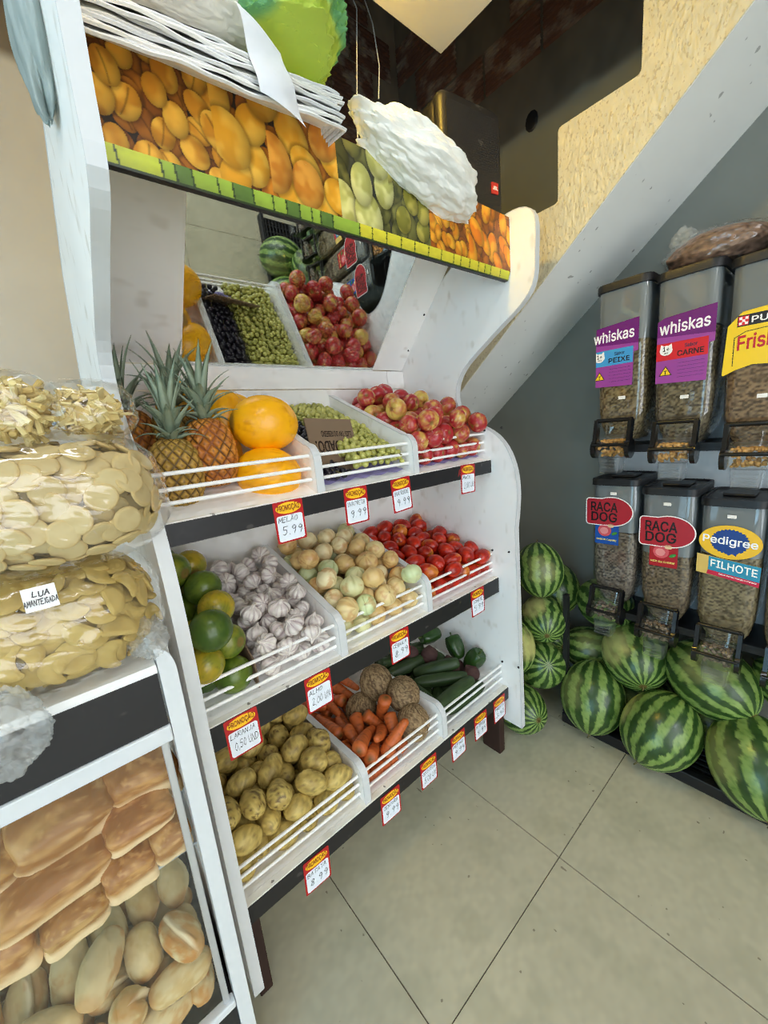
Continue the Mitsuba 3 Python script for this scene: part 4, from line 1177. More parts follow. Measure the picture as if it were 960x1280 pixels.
# the black plastic pallet
pal = thing('plastic_pallet', 'black slotted plastic pallet on the floor under the watermelons', 'pallet')
PXA, PY0, PY1 = 1.515, -0.59, -1.66
put('front_edge', tri(rbox(PXA, PXA + 0.030, PY1, PY0, 0.0, 0.050, 0.004)), 'mat_black', pal)
put('end_edge', tri(rbox(PXA, XW - 0.02, PY0 - 0.03, PY0, 0.0, 0.05, 0.004)), 'mat_black', pal)
sl = shape(tri(rbox(-0.007, 0.007, 0, 1.02, 0, 0.035, 0.002, 6)), 'mat_black')
for q in range(11):
    put('slat', sl, None, pal, to=T().translate([PXA + 0.048 + q * 0.029, PY1 + 0.03, 0.004]))
cr = shape(tri(rbox(0, 0.31, -0.005, 0.005, 0, 0.028, 0.002, 6)), 'mat_black')
for q in range(22):
    put('cross_rib', cr, None, pal, to=T().translate([PXA + 0.032, PY0 - 0.06 - q * 0.047, 0.006]))

# ------------------------------------------------------------------ pet food dispensers
rk = thing('dispenser_rack', 'black metal rack that carries the pet food dispensers on the wall', 'rack')
put('upright', box(XW - 0.05, XW - 0.02, -0.668, -0.640, 0.06, 1.90), 'mat_black', rk)
put('upright', box(1.520, 1.545, -0.612, -0.592, 0.051, 0.66), 'mat_black', rk)
put('shelf_bar', box(1.66, XW - 0.01, -1.47, -0.66, 1.285, 1.315), 'mat_black', rk)
put('shelf_bar', box(1.66, XW - 0.01, -1.47, -0.66, 0.555, 0.585), 'mat_black', rk)
put('back_sheet', box(XW - 0.018, XW - 0.012, -1.47, -0.66, 0.56, 1.9), 'mat_edge', rk, label='grey back sheet')
def rounded_loop(hw, x0, x1, r, n=5):
    """Corner points (x, y), counter-clockwise, of a rounded rectangle x0..x1, y -hw..hw."""
    out = []
    for cx, cy, a0 in ((x1 - r, hw - r, 0), (x0 + r, hw - r, 90), (x0 + r, -hw + r, 180), (x1 - r, -hw + r, 270)):
        for q in range(n + 1):
            a = math.radians(a0 + 90 * q / n)
            out.append((cx + r * math.cos(a), cy + r * math.sin(a)))
    return np.array(out)
def loft(loops, cap0=True, cap1=True):
    n = len(loops[0])
    v = np.vstack(loops); f = []
    for i in range(len(loops) - 1):
        for j in range(n):
            k = (j + 1) % n
            f += [[i * n + j, i * n + k, (i + 1) * n + k], [i * n + j, (i + 1) * n + k, (i + 1) * n + j]]
    m = len(v)
    extra = []
    if cap0:
        extra.append(loops[0].mean(0)); f += [[m, (j + 1) % n, j] for j in range(n)]; m += 1
    if cap1:
        b = (len(loops) - 1) * n
        extra.append(loops[-1].mean(0)); f += [[m, b + j, b + (j + 1) % n] for j in range(n)]
    return trimesh.Trimesh(np.vstack([v] + [e[None] for e in extra]), f, process=False)
def container(hw, depth, H, inset=0.0, top=None, bottom=0.0):
    """Hopper body: z 0 at its lowest, H at the rim; front at x = 0."""
    lev = [(0.0, 0.55, 0.30), (0.020, 0.66, 0.22), (0.055, 0.84, 0.10), (0.11, 0.95, 0.035), (0.20, 0.975, 0.018), (0.55 * H, 0.985, 0.008), (H, 1.0, 0.0)]
    top = H if top is None else top
    zs = [l[0] for l in lev]
    levels = sorted(set([z for z in zs if bottom <= z <= top] + [bottom, top]))
    loops = []
    for z in levels:
        k = np.interp(z, zs, [l[1] for l in lev]); fx = np.interp(z, zs, [l[2] for l in lev])
        l = rounded_loop(hw * k - inset, depth * fx * 0.35 + inset, depth * (1 - fx * 0.8) - inset, 0.030)
        loops.append(np.c_[l, np.full(len(l), z)])
    return loft(loops, True, top < H)
def kibble(hw, depth, H, top, seed, c1, c2):
    m = container(hw, depth, H, 0.004, top, 0.006)
    m = m.subdivide_to_size(0.0078)
    v = m.vertices
    n = nz(v * 150, seed)
    m.vertices = v + m.vertex_normals * (0.005 * (n[:, None] - 0.7))
    m.vertices[:, 0] = np.maximum(m.vertices[:, 0], 0.0025)
    up = v[:, 2] > top - 0.002
    m.vertices[up, 2] += 0.02 * (nfbm(v[up] * 14, 2, seed) - 0.5)
    n2 = 0.6 * nz(v * 150 + 7, seed + 3) + 0.4 * n
    c = lerp_c(c1, c2, sm(0.25, 0.7, n2))
    return shape(m, 'mat_matte', True, c)
def spout_parts(t, at, c1, c2, seed, clear=False):
    """Handle, drum, food in the drum and chute; at: the front centre of the container's bottom, world."""
    x, y, z = at
    hw = 0.058
    fm = 'mat_black_gloss'
    for s in (-1, 1):
        arm = extrude_yz(Polygon([(-0.012, 0.0), (0.012, 0.0), (0.012, 0.115), (-0.012, 0.115)]).buffer(0.004), -0.006, 0.006)
        arm.vertices = arm.vertices[:, [1, 0, 2]]
        arm.invert()
        put('handle_arm', arm, fm, t, to=TM(np.array([[math.cos(.22), 0, math.sin(.22)], [0, 1, 0], [-math.sin(.22), 0, math.cos(.22)]]), (x - 0.075, y + s * hw, z - 0.015)))
        put('pivot_cap', trimesh.creation.cylinder(0.036, segment=[(x - 0.062, y + s * (hw + 0.008), z - 0.005), (x - 0.062, y + s * (hw - 0.006), z - 0.005)], sections=24), fm, t, smooth=40)
    put('handle_bar', rod((x - 0.048, y - hw - 0.004, z + 0.100), (x - 0.048, y + hw + 0.004, z + 0.100), 0.0075, 10), fm, t, smooth=40)
    put('handle_bar', rod((x - 0.098, y - hw - 0.004, z + 0.012), (x - 0.098, y + hw + 0.004, z + 0.012), 0.006, 10), fm, t, smooth=40)
    dr_ = trimesh.creation.cylinder(0.044, segment=[(x - 0.050, y - 0.046, z + 0.002), (x - 0.050, y + 0.046, z + 0.002)], sections=28)
    put('drum', dr_, 'mat_film', t, smooth=40)
    rng = np.random.default_rng(seed)
    pel = trimesh.creation.icosphere(1, 0.0062)
    ms, cs = [], []
    for q in range(110):
        a = rng.uniform(0, 6.28); rr = 0.036 * rng.uniform(0.55, 1.0)
        p = np.array([x - 0.050 + rr * math.cos(a), y + rng.uniform(-0.039, 0.039), z + 0.002 + min(rr * math.sin(a), 0.022)])
        mm = pel.copy(); mm.vertices = mm.vertices * rng.uniform(0.7, 1.1, 3) + p
        ms.append(mm); cs.append(np.tile(lerp_c(c1, c2, rng.random()), (len(mm.vertices), 1)))
    put('food_in_drum', trimesh.util.concatenate(ms), 'mat_matte', t, smooth=True, color=np.vstack(cs), kind='stuff')
    # throat from the hopper to the drum
    th = loft([np.c_[rounded_loop(0.042, -0.005, 0.06, 0.02), np.full(24, 0.0)] @ np.eye(3) + np.array([x - 0.035, y, z + 0.030]), np.c_[rounded_loop(0.046, -0.01, 0.09, 0.025), np.full(24, 0.0)] + np.array([x - 0.012, y, z + 0.085])], False, False)
    put('throat', th, 'mat_film', t, smooth=True)
    ch = loft([np.c_[rounded_loop(0.034, -0.03, 0.03, 0.012), np.full(24, 0.0)] + np.array([x - 0.066, y, z - 0.095]), np.c_[rounded_loop(0.038, -0.034, 0.034, 0.012), np.full(24, 0.0)] + np.array([x - 0.060, y, z - 0.035])], False, False)
    put('chute', ch, 'mat_clear_plastic', t, smooth=True)
    for q in range(4):
        put('chute_rib', tri(rbox(x - 0.098 + q * 0.001, x - 0.095 + q * 0.001, y - 0.030, y + 0.030, z - 0.090 + q * 0.013, z - 0.085 + q * 0.013, 0.001, 4)), 'mat_clear_plastic', t)
def lid_parts(t, x, y, z, hw, depth):
    l0 = rounded_loop(hw + 0.004, -0.006, depth + 0.006, 0.034)
    def ring(l, z, k=1.0):
        c = l.mean(0); return np.c_[(l - c) * k + c, np.full(len(l), z)]
    lid = loft([ring(l0, -0.012), ring(l0, 0.008), ring(l0, 0.014, 0.985), ring(l0, 0.014, 0.90), ring(l0, 0.008, 0.88)], True, True)
    k = put('lid', lid, 'mat_black', t, smooth=30, to=T().translate([x, y, z]))
    hl = tri(rbox(depth * 0.35, depth * 0.75, -hw * 0.5, hw * 0.5, 0.008, 0.018, 0.004))
    put('lid_grip', hl, 'mat_black', k, to=T().translate([x, y, z]))
def decal(t, name, poly, c, x, y, z, off, label=None):
    put(name, flat(poly, 0.0004), 'mat_print', t, color=c, to=TM(FACE_X, (x - off, y, z)), label=label)
def word(t, text, h, w, c, x, y, z, s, tt, off, slant=0.0, bold=True, arc=0.0):
    m = text_mesh(text, h, 0.0004, bold)
    v = m.vertices.copy()
    v[:, 0] -= v[:, 0].min()
    v[:, 0] *= w / v[:, 0].max()
    v[:, 0] += slant * v[:, 1]
    v[:, 1] += arc * v[:, 0]
    v[:, 0] += s; v[:, 1] += tt
    m.vertices = v
    put('printed_word', m, 'mat_print', t, color=c, to=TM(FACE_X, (x - off, y, z)))
def cat_head(cx, cy, r):
    return unary_union([ellipse(cx, cy, r * 1.15, r), Polygon([(cx - 1.12 * r, cy), (cx - 0.95 * r, cy + 1.35 * r), (cx - 0.2 * r, cy + 0.8 * r)]), Polygon([(cx + 1.12 * r, cy), (cx + 0.95 * r, cy + 1.35 * r), (cx + 0.2 * r, cy + 0.8 * r)])])
def whis(t, x, y, z, band, kind, cut):
    """Purple cat food label, z: its middle. cut: how far the label is shifted to the left."""
    hw = 0.077
    s0, s1 = -hw + cut, hw + 0.004 + cut
    clip = sbox(-0.084, -0.2, 0.084, 0.2)
    C = lambda p: p.intersection(clip)
    decal(t, 'label_sheet', C(Polygon([(s0, -0.112), (s1 - 0.016, -0.118), (s1 - 0.014, -0.002), (s1, 0.0), (s1, 0.112), (s0 + 0.02, 0.100), (s0, 0.09)])), (150, 66, 150), x, y, z, 0.0008)
    decal(t, 'label_band', C(Polygon([(s0, 0.040), (s1, 0.026), (s1, 0.112), (s0 + 0.02, 0.100), (s0, 0.09)])), (106, 28, 112), x, y, z, 0.0013)
    decal(t, 'label_band', C(sbox(s0, -0.038, s1 - 0.016, 0.018)), band, x, y, z, 0.0013)
    for q in range(5):
        decal(t, 'text_line', C(sbox(s0 + 0.062, -0.052 - q * 0.0115, s1 - 0.022, -0.0505 - q * 0.0115)), (92, 40, 110), x, y, z, 0.0013)
    word(t, 'whiskas', 0.036, 0.138, (240, 236, 240), x, y, z, s0 + 0.006, 0.047, 0.0018, arc=0.02)
    decal(t, 'emblem', C(cat_head(s0 + 0.028, -0.006, 0.016)), (240, 238, 236), x, y, z, 0.0018)
    word(t, '1+', 0.014, 0.018, (40, 36, 40), x, y, z, s0 + 0.019, -0.008, 0.0023)
    word(t, 'anos', 0.005, 0.012, (40, 36, 40), x, y, z, s0 + 0.023, -0.016, 0.0023)
    word(t, 'Sabor', 0.011, 0.034, (30, 40, 70), x, y, z, s0 + 0.080, -0.004, 0.0018)
    word(t, kind, 0.0165, 0.072, (28, 18, 30), x, y, z, s0 + 0.060, -0.029, 0.0018)
    tr = Polygon([(s0 + 0.010, -0.088), (s0 + 0.048, -0.088), (s0 + 0.029, -0.056)])
    decal(t, 'warning_sign', C(tr), (30, 24, 24), x, y, z, 0.0013)
    decal(t, 'warning_sign', C(tr.buffer(-0.0022)), (240, 200, 40), x, y, z, 0.0018)
    word(t, 'T', 0.012, 0.009, (30, 24, 24), x, y, z, s0 + 0.0245, -0.084, 0.0023)
def raca(t, x, y, z, sq, txt):
    big = unary_union([ellipse(0.012, 0.028, 0.072, 0.048), sbox(-0.070, -0.010, -0.01, 0.060).buffer(0.010)])
    decal(t, 'emblem', rrect(-0.050, 0.042, -0.108, -0.004, 0.002), sq, x, y, z, 0.0008)
    big = affinity.scale(big, 1.06, 1.22, origin=(0, 0))
    decal(t, 'emblem', big.buffer(0.004), (238, 232, 230), x, y, z, 0.0013)
    decal(t, 'emblem', big, (168, 34, 48), x, y, z, 0.0018)
    for q, (wd, w, s, tt) in enumerate((('RACA', 0.104, -0.068, 0.034), ('DOG', 0.100, -0.066, -0.009))):
        word(t, wd, 0.037, w, (22, 16, 20), x, y, z, s, tt, 0.0023)
    decal(t, 'meat_picture', ellipse(-0.012, -0.048, 0.026, 0.026), (204, 84, 92), x, y, z, 0.0013)
    decal(t, 'meat_picture', ellipse(-0.014, -0.050, 0.016, 0.015), (226, 140, 140), x, y, z, 0.0018)
    decal(t, 'meat_picture', rrect(0.000, 0.022, -0.034, -0.018, 0.005), (222, 190, 150), x, y, z, 0.0018)
    decal(t, 'meat_picture', affinity.rotate(ellipse(0.026, -0.058, 0.012, 0.006), 30), (60, 130, 60), x, y, z, 0.0018)
    word(t, txt, 0.0075, 0.078, (236, 216, 120), x, y, z, -0.044, -0.092, 0.0013)
def pedi(t, x, y, z):
    decal(t, 'emblem', ellipse(0, 0.044, 0.084, 0.060), (236, 186, 40), x, y, z, 0.0013)
    ros = unary_union([affinity.rotate(sbox(-0.034, -0.034, 0.034, 0.034), q * 12) for q in range(8)] + [Polygon([(-0.02, -0.03), (0.0, -0.052), (0.008, -0.044), (0.018, -0.052), (0.024, -0.02)])])
    ros = affinity.translate(affinity.scale(ros, 1.1, 0.95, origin=(0, 0)), 0.0, 0.046)
    decal(t, 'emblem', ros, (24, 62, 132), x, y, z, 0.0018)
    word(t, 'Pedigree', 0.026, 0.146, (244, 242, 240), x, y, z, -0.073, 0.040, 0.0023, arc=-0.06)
    decal(t, 'label_sheet', Polygon([(-0.086, -0.008), (0.086, -0.030), (0.084, -0.100), (-0.086, -0.078)]), (214, 180, 96), x, y, z, 0.0008)
    decal(t, 'label_band', Polygon([(-0.052, -0.014), (0.086, -0.030), (0.085, -0.084), (-0.052, -0.064)]), (44, 136, 168), x, y, z, 0.0018)
    decal(t, 'label_band', Polygon([(-0.052, -0.064), (0.085, -0.084), (0.084, -0.102), (-0.056, -0.080)]), (190, 34, 64), x, y, z, 0.0018)
    word(t, 'FILHOTE', 0.026, 0.124, (240, 240, 236), x, y, z, -0.046, -0.050, 0.0023, arc=-0.13)
    word(t, 'Sabor Carne, Frango e Cereais', 0.0055, 0.10, (240, 226, 226), x, y, z, -0.022, -0.077, 0.0023, arc=-0.14)
def fris(t, x, y, z):
    sh = Polygon([(-0.086, -0.085), (-0.080, 0.055), (-0.050, 0.088), (0.084, 0.100), (0.086, -0.070), (-0.02, -0.060), (-0.06, -0.072)]).buffer(0.004)
    decal(t, 'label_sheet', sh, (240, 200, 30), x, y, z, 0.0008)
    decal(t, 'label_band', sbox(-0.062, 0.050, 0.086, 0.082), (28, 24, 26), x, y, z, 0.0013)
    decal(t, 'emblem', sbox(-0.060, 0.053, -0.036, 0.079), (214, 40, 44), x, y, z, 0.0018)
    chk = unary_union([sbox(-0.058 + 0.0068 * a, 0.055 + 0.0072 * b, -0.058 + 0.0068 * (a + 1), 0.055 + 0.0072 * (b + 1)) for a in range(3) for b in range(3) if (a + b) % 2 == 0])
    decal(t, 'emblem', chk, (244, 240, 238), x, y, z, 0.0023)
    word(t, 'PURINA', 0.017, 0.112, (244, 240, 238), x, y, z, -0.030, 0.057, 0.0018)
    word(t, 'Friskies', 0.040, 0.136, (190, 30, 40), x, y, z, -0.058, -0.018, 0.0018, arc=0.05)
    arc_ = LineString([(-0.066, -0.062), (-0.066, 0.020), (-0.040, 0.034), (0.08, 0.042)]).buffer(0.0010)
    decal(t, 'label_line', arc_, (60, 44, 20), x, y, z, 0.0013)
KB = [((84, 70, 46), (160, 140, 104)), ((76, 66, 52), (150, 134, 106)), ((88, 68, 48), (170, 138, 104)), ((84, 66, 54), (160, 132, 108)), ((80, 70, 62), (152, 136, 120)), ((76, 64, 52), (150, 128, 100))]
HWD = 0.0875
DISP = [  # x of the front, y centre, z of the rim, height, fill height, label kind, description
    (1.560, -0.785, 1.895, 0.56, 0.36, 'wp', 'clear dispenser with purple and blue PEIXE cat food label, upper row left end'),
    (1.560, -0.978, 1.875, 0.56, 0.38, 'wc', 'clear dispenser with purple and red CARNE cat food label, upper row middle'),
    (1.560, -1.172, 1.855, 0.56, 0.33, 'fr', 'clear dispenser with bright yellow PURINA label, upper row right'),
    (1.560, -1.366, 1.840, 0.56, 0.33, None, 'clear dispenser at the right edge of the upper row'),
    (1.600, -0.762, 1.168, 0.53, 0.32, 'r1', 'clear dispenser with red oval and blue square dog label, lower row left end'),
    (1.600, -0.948, 1.140, 0.53, 0.28, 'r2', 'clear dispenser with red oval and red square dog label, lower row middle'),
    (1.600, -1.133, 1.112, 0.53, 0.34, 'pe', 'clear dispenser with yellow oval and FILHOTE band, lower row right'),
    (1.600, -1.318, 1.092, 0.53, 0.30, None, 'clear dispenser at the right edge of the lower row')]
DEPTH = 0.255
body_m = {H: shape(container(HWD, DEPTH, H), 'mat_smoky', 30) for H in (0.56, 0.53)}
body_m = {H: mikit.ply(container(HWD, DEPTH, H), 'mat_smoky', smooth=35) for H in (0.56, 0.53)}
for i, (x, y, zr, H, fill_, kind, text) in enumerate(DISP):
    t = thing('food_dispenser', text, 'dispenser')
    z0 = zr - H
    put('container', body_m[H], None, t, to=T().translate([x, y, z0]))
    put('pet_food', kibble(HWD, DEPTH, H, fill_, i, *KB[i % 6]), None, t, to=T().translate([x, y, z0]), kind='stuff')
    put('frosted_wall', mikit.ply(container(HWD, DEPTH, H, 0.004, H - 0.013, fill_ + 0.004), 'mat_frost', smooth=35), None, t, to=T().translate([x, y, z0]), label='milky grey empty upper part')
    lid_parts(t, x, y, zr, HWD, DEPTH)
    dr_c = ((168, 122, 62), (222, 174, 104)) if i < 4 else ((92, 82, 70), (140, 124, 104))
    spout_parts(t, (x + 0.008, y, z0 - 0.015), *dr_c, 40 + i)
    lx = x - 0.0015
    put('price_sticker', flat(rrect(-0.012, 0.012, -0.006, 0.006, 0.001), 0.0004), 'mat_print', t, color=(236, 232, 226), to=TM(FACE_X, (lx - 0.0006 - (0.0 if i < 4 else 0.0), y - (0.01 if i < 4 else 0.0), z0 + (0.165 if i < 4 else 0.485))))
    if kind == 'wp': whis(t, lx, y, z0 + 0.325, (66, 150, 206), 'PEIXE', -0.022)
    if kind == 'wc': whis(t, lx, y, z0 + 0.330, (204, 34, 44), 'CARNE', 0.0)
    if kind == 'fr': fris(t, lx, y, z0 + 0.325)
    if kind == 'r1': raca(t, lx, y + 0.018, z0 + 0.375, (26, 78, 158), 'SABOR CARNE')
    if kind == 'r2': raca(t, lx, y, z0 + 0.345, (164, 30, 38), 'MIX DE CARNE')
    if kind == 'pe': pedi(t, lx, y, z0 + 0.350)
# the sack of loose pet food on the dispensers
def lump(rad, amp, freq, seed, nu=60, nv=40, ridge=0.0, flatb=None):
    def f(th, ph):
        s = sph(th, ph)
        n = nfbm(s * freq + seed, 4, seed) - 0.5
        r = 1 + amp * n
        if ridge:
            r = r + ridge * (np.abs(nfbm(s * freq * 2.3 + 2 * seed, 3, seed + 4) - 0.5) * 2)
        p = s * r[..., None] * np.array(rad)
        if flatb is not None:
            p[..., 2] = np.maximum(p[..., 2], -flatb)
        return p
    return surf(nu, nv, f)
sk = thing('pet_food_sack', 'knotted clear plastic bag of brown pet food lying on the dispenser lids', 'bag')
m = lump((0.105, 0.135, 0.062), 0.25, 2.0, 5, 200, 130, flatb=0.045)
c = lerp_c((70, 52, 42), (150, 120, 100), nz(m.vertices * 95, 2))
put('pet_food', m, 'mat_matte', sk, smooth=True, color=c, to=T().translate([1.675, -1.025, 1.935]), kind='stuff')
m = lump((0.112, 0.145, 0.068), 0.25, 2.0, 5, 90, 60, 0.10, flatb=0.046)
put('film', m, 'mat_film', sk, smooth=True, to=T().translate([1.675, -1.025, 1.936]))
put('knot', lump((0.035, 0.03, 0.04), 0.9, 3.0, 9, 50, 36, 0.3), 'mat_milky_film', sk, smooth=True, to=TM(frame((0, 0.3, 1), 0), (1.675, -0.935, 1.995)))
sk = thing('pet_food_sack', 'second bag of pet food at the right picture edge on the dispenser lids', 'bag')
m = lump((0.10, 0.10, 0.06), 0.25, 2.0, 15, 180, 120, flatb=0.04)
put('pet_food', m, 'mat_matte', sk, smooth=True, color=lerp_c((70, 52, 42), (146, 112, 94), nz(m.vertices * 95, 2)), to=T().translate([1.67, -1.265, 1.912]), kind='stuff')
m = lump((0.108, 0.108, 0.066), 0.25, 2.0, 15, 70, 50, 0.1, flatb=0.041)
put('film', m, 'mat_film', sk, smooth=True, to=T().translate([1.67, -1.265, 1.913]))

# ------------------------------------------------------------------ things on top of the display
def cloth(x0, x1, k, t, seed):
    """One folded bag of the stack: a soft slab whose front droops over the banner."""
    r = np.random.default_rng(seed)
    ph = r.uniform(0, 6, 4); fy = -0.628 - 0.012 * r.random()
    path = [(-0.24, 2.112), (-0.40, 2.112), (-0.52, 2.112), (-0.575, 2.108), (-0.605, 2.094), (fy, 2.070)]
    prof = np.array([(y, z + k * t * (1.0 if i < 3 else 0.98)) for i, (y, z) in enumerate(path)])
    top = prof + (0, t * 0.497); bot = prof - (0, t * 0.497)
    ring = np.vstack([top, [(prof[-1, 0] - 0.004, prof[-1, 1] + t * 0.15)], [(prof[-1, 0] - 0.004, prof[-1, 1] - t * 0.2)], bot[::-1]])
    n, m = len(ring), 44
    v = []
    for i in range(m):
        u = i / (m - 1)
        w = 0.0020 * math.sin(7 * u + ph[0] * 0.2) + 0.0005 * math.sin(21 * u + ph[1]) + 0.004 * math.sin(3.1 * u)
        f = np.linspace(0, 1, n)
        front = np.clip((-0.45 - ring[:, 0]) / 0.18, 0, 1)
        y = ring[:, 0] + front * (0.003 * math.sin(13 * u + ph[2]) + 0.0015 * math.sin(37 * u + ph[3]))
        v.append(np.stack([np.full(n, x0 + (x1 - x0) * u), y, ring[:, 1] + front * w - front * 0.034 * (1 - u)], 1))
    f = []
    for i in range(m - 1):
        for j in range(n):
            k2 = (j + 1) % n
            f += [[i * n + j, i * n + k2, (i + 1) * n + k2], [i * n + j, (i + 1) * n + k2, (i + 1) * n + j]]
    for base, flip in ((0, False), ((m - 1) * n, True)):
        for j in range(1, n - 1):
            q = [base, base + j + 1, base + j]
            f.append(q[::-1] if flip else q)
    mm = trimesh.Trimesh(np.vstack(v), f, process=False)
    if mm.volume < 0:
        mm.invert()
    return mm
stk = thing('plastic_bag_stack', 'stack of folded white plastic bags hanging over the banner', 'plastic bags')
for q in range(11):
    put('folded_bag', cloth(0.022 + 0.002 * (q % 3), 0.478 - 0.005 * (q % 4), q, 0.0058, q), 'mat_matte', stk, smooth=50,
        color=((226, 226, 224), (214, 215, 217), (229, 227, 222))[q % 3])
def flap(u, v):
    x = 0.262 + 0.075 * u + 0.022 * v + 0.012 * u * v
    y = -0.650 - 0.012 * np.sin(u * 3.1) * v - 0.004 * np.sin(9 * v + 4 * u)
    z = 2.170 - 0.035 * u - (0.115 - 0.010 * u) * v
    return np.stack([x, y, z], -1)
put('loose_flap', grid(16, 24, flap), 'mat_matte', stk, smooth=True, color=(212, 214, 218), label='thin white flap hanging in front of the banner')
# yellowish crumpled cloth bag on the stack at the left
def crumple(rad, amp, freq, seed, c_lo, c_hi, nu=120, nv=80, ridge=0.12, flatb=None):
    m = lump(rad, amp, freq, seed, nu, nv, ridge, flatb)
    v = m.vertices / np.array(rad)
    return m, lerp_c(c_lo, c_hi, nfbm(v * 3 + seed, 3, seed))
m, c = crumple((0.130, 0.060, 0.034), 0.5, 2.2, 31, (212, 208, 196), (226, 222, 212))
put('rolled_bag', m, 'mat_netbag', None, smooth=True, color=c, to=T().translate([0.200, -0.585, 2.196]), label='crumpled white bag lying on the bag stack by the left side panel', cat='bag')
# green bag bundle
m = lump((0.205, 0.110, 0.120), 0.30, 3.0, 23, 230, 150, 0.20, flatb=0.05)
v = m.vertices
c = lerp_c((190, 210, 88), (208, 220, 112), nfbm(v * 9, 3, 1))
c = mixc(c, (112, 176, 132), sm(0.55, 0.62, nfbm(v * 7 + 4, 2, 8)) * 0.9)
put('green_bag_bundle', m, 'mat_thinbag', None, smooth=True, color=c, to=TM(frame((0.22, -0.1, 1), 0.15), (0.360, -0.530, 2.226)), label='bulging lime green plastic bag bundle on top of the white stack', cat='bag')
# white net bag
m = lump((0.200, 0.085, 0.060), 0.85, 1.7, 44, 230, 150, 0.13)
c = lerp_c((222, 220, 210), (240, 238, 230), nfbm(m.vertices * 40, 3, 3))
put('white_bag_bundle', m, 'mat_netbag', None, smooth=True, color=c, to=TM(np.array([[0.965, 0, 0.26], [0, 1, 0], [-0.26, 0, 0.965]]), (0.752, -0.590, 2.110)), label='crumpled white bag bundle lying over the banner in front of the speaker', cat='bag')
# the speaker
spk = thing('speaker', 'black party speaker with small red badge on top of the display', 'speaker')
SR = frame((0, 0, 1), 0.0)
c, s = math.cos(math.radians(-8)), math.sin(math.radians(-8))
SR = np.array([[c, -s, 0], [s, c, 0], [0, 0, 1]])
so_ = (0.925, -0.520, 2.093)
cab = tri(rbox(0, 0.262, 0.012, 0.27, 0, 0.318, 0.045, 24))
put('cabinet', cab, 'mat_black', spk, smooth=35, to=TM(SR, so_))
def grille_plate(w, h, r):
    p = rrect(0, w, 0, h, r)
    m = trimesh.creation.extrude_polygon(p, 0.012, engine='earcut')
    return m
put('front_rim', tri(rbox(0.004, 0.258, 0.0, 0.05, 0.004, 0.314, 0.024, 16)), 'mat_black', spk, smooth=35, to=TM(SR, so_))
front = flat(rrect(0.020, 0.242, 0.018, 0.300, 0.026), 0.003)
g = put('front_grille', front, 'mat_strip', spk, to=TM(SR @ FACE_Y, np.array(so_) + SR @ np.array([0, 0.0006, 0])))
dot = trimesh.creation.icosphere(0, 0.0021)
def dots(w0, w1, h0, h1, pitch):
    P = [(a + (0.5 * pitch if b % 2 else 0), h0 + b * pitch * 0.87) for b in range(int((h1 - h0) / (pitch * 0.87))) for a in np.arange(w0, w1, pitch)]
    P = np.array([(a, b, 0.0) for a, b in P])
    v = (dot.vertices[None] * np.array([1, 1, 0.6]) + P[:, None]).reshape(-1, 3)
    f = (dot.faces[None] + (np.arange(len(P)) * len(dot.vertices))[:, None, None]).reshape(-1, 3)
    return trimesh.Trimesh(v, f, process=False)
put('mesh_dots', dots(0.026, 0.236, 0.028, 0.292, 0.0075), 'mat_black_gloss', g, to=TM(SR @ FACE_Y, np.array(so_) + SR @ np.array([0, -0.0024, 0])), kind='stuff')
FXL = np.array([[0, 0, -1], [-1, 0, 0], [0, 1, 0]], float)
g = put('side_grille', flat(rrect(-0.235, -0.075, 0.055, 0.265, 0.02), 0.003), 'mat_strip', spk, to=TM(SR @ FXL, np.array(so_) + SR @ np.array([0.0006, 0, 0])))
put('mesh_dots', dots(-0.226, -0.084, 0.064, 0.256, 0.0075), 'mat_black_gloss', g, to=TM(SR @ FXL, np.array(so_) + SR @ np.array([-0.0024, 0, 0])), kind='stuff')
bd = put('badge', flat(rrect(0.196, 0.226, 0.075, 0.107, 0.003), 0.003), 'mat_print', spk, color=(196, 40, 36), to=TM(SR @ FACE_Y, np.array(so_) + SR @ np.array([0, -0.003, 0])), label='small red badge')
m = text_mesh('JBL', 0.010, 0.0006, True); m.vertices[:, 0] *= 0.022 / np.ptp(m.bounds[:, 0])
put('badge_letters', m, 'mat_print', bd, color=(244, 236, 232), to=TM(SR @ FACE_Y, np.array(so_) + SR @ np.array([0.200, -0.0062, 0.086])))
# hanging wires in the stairwell
for q, (path, text) in enumerate(((((0.86, 0.10, 4.4), (0.93, 0.02, 3.3), (0.925, -0.20, 2.80), (0.88, -0.20, 2.45), (0.875, -0.20, 2.10)), 'thin hanging wire, left one of two in the stairwell'),
                          (((1.15, 0.2, 4.3), (1.08, 0.0, 3.2), (0.990, -0.20, 2.79), (1.005, -0.20, 2.68), (0.99, -0.20, 2.58)), 'short thin hanging wire, right one of two in the stairwell'))):
    put('hanging_wire', sweep(path, 0.0022, 6), 'mat_edge', None, smooth=True, label=text, cat='wire')
# grey plastic bag hanging outside the left panel
def hang(u, v):
    return None
def fhang(th, ph):
    s_ = sph(th, ph)
    n = nfbm(np.stack([np.cos(ph) * 2.2, np.sin(ph) * 2.2, th * 1.1], -1) + 3, 3, 6) - 0.5
    p = s_ * (1 + 0.55 * n)[..., None] * np.array([0.024, 0.060, 0.125])
    return p
m = surf(90, 60, fhang)
put('hanging_bag', m, 'mat_thinbag', None, smooth=True, color=lerp_c((166, 180, 178), (196, 206, 202), nfbm(m.vertices * 20, 3, 5)), to=T().translate([-0.018, -0.545, 2.095]), label='limp grey plastic bag hanging beside the left side panel', cat='bag')

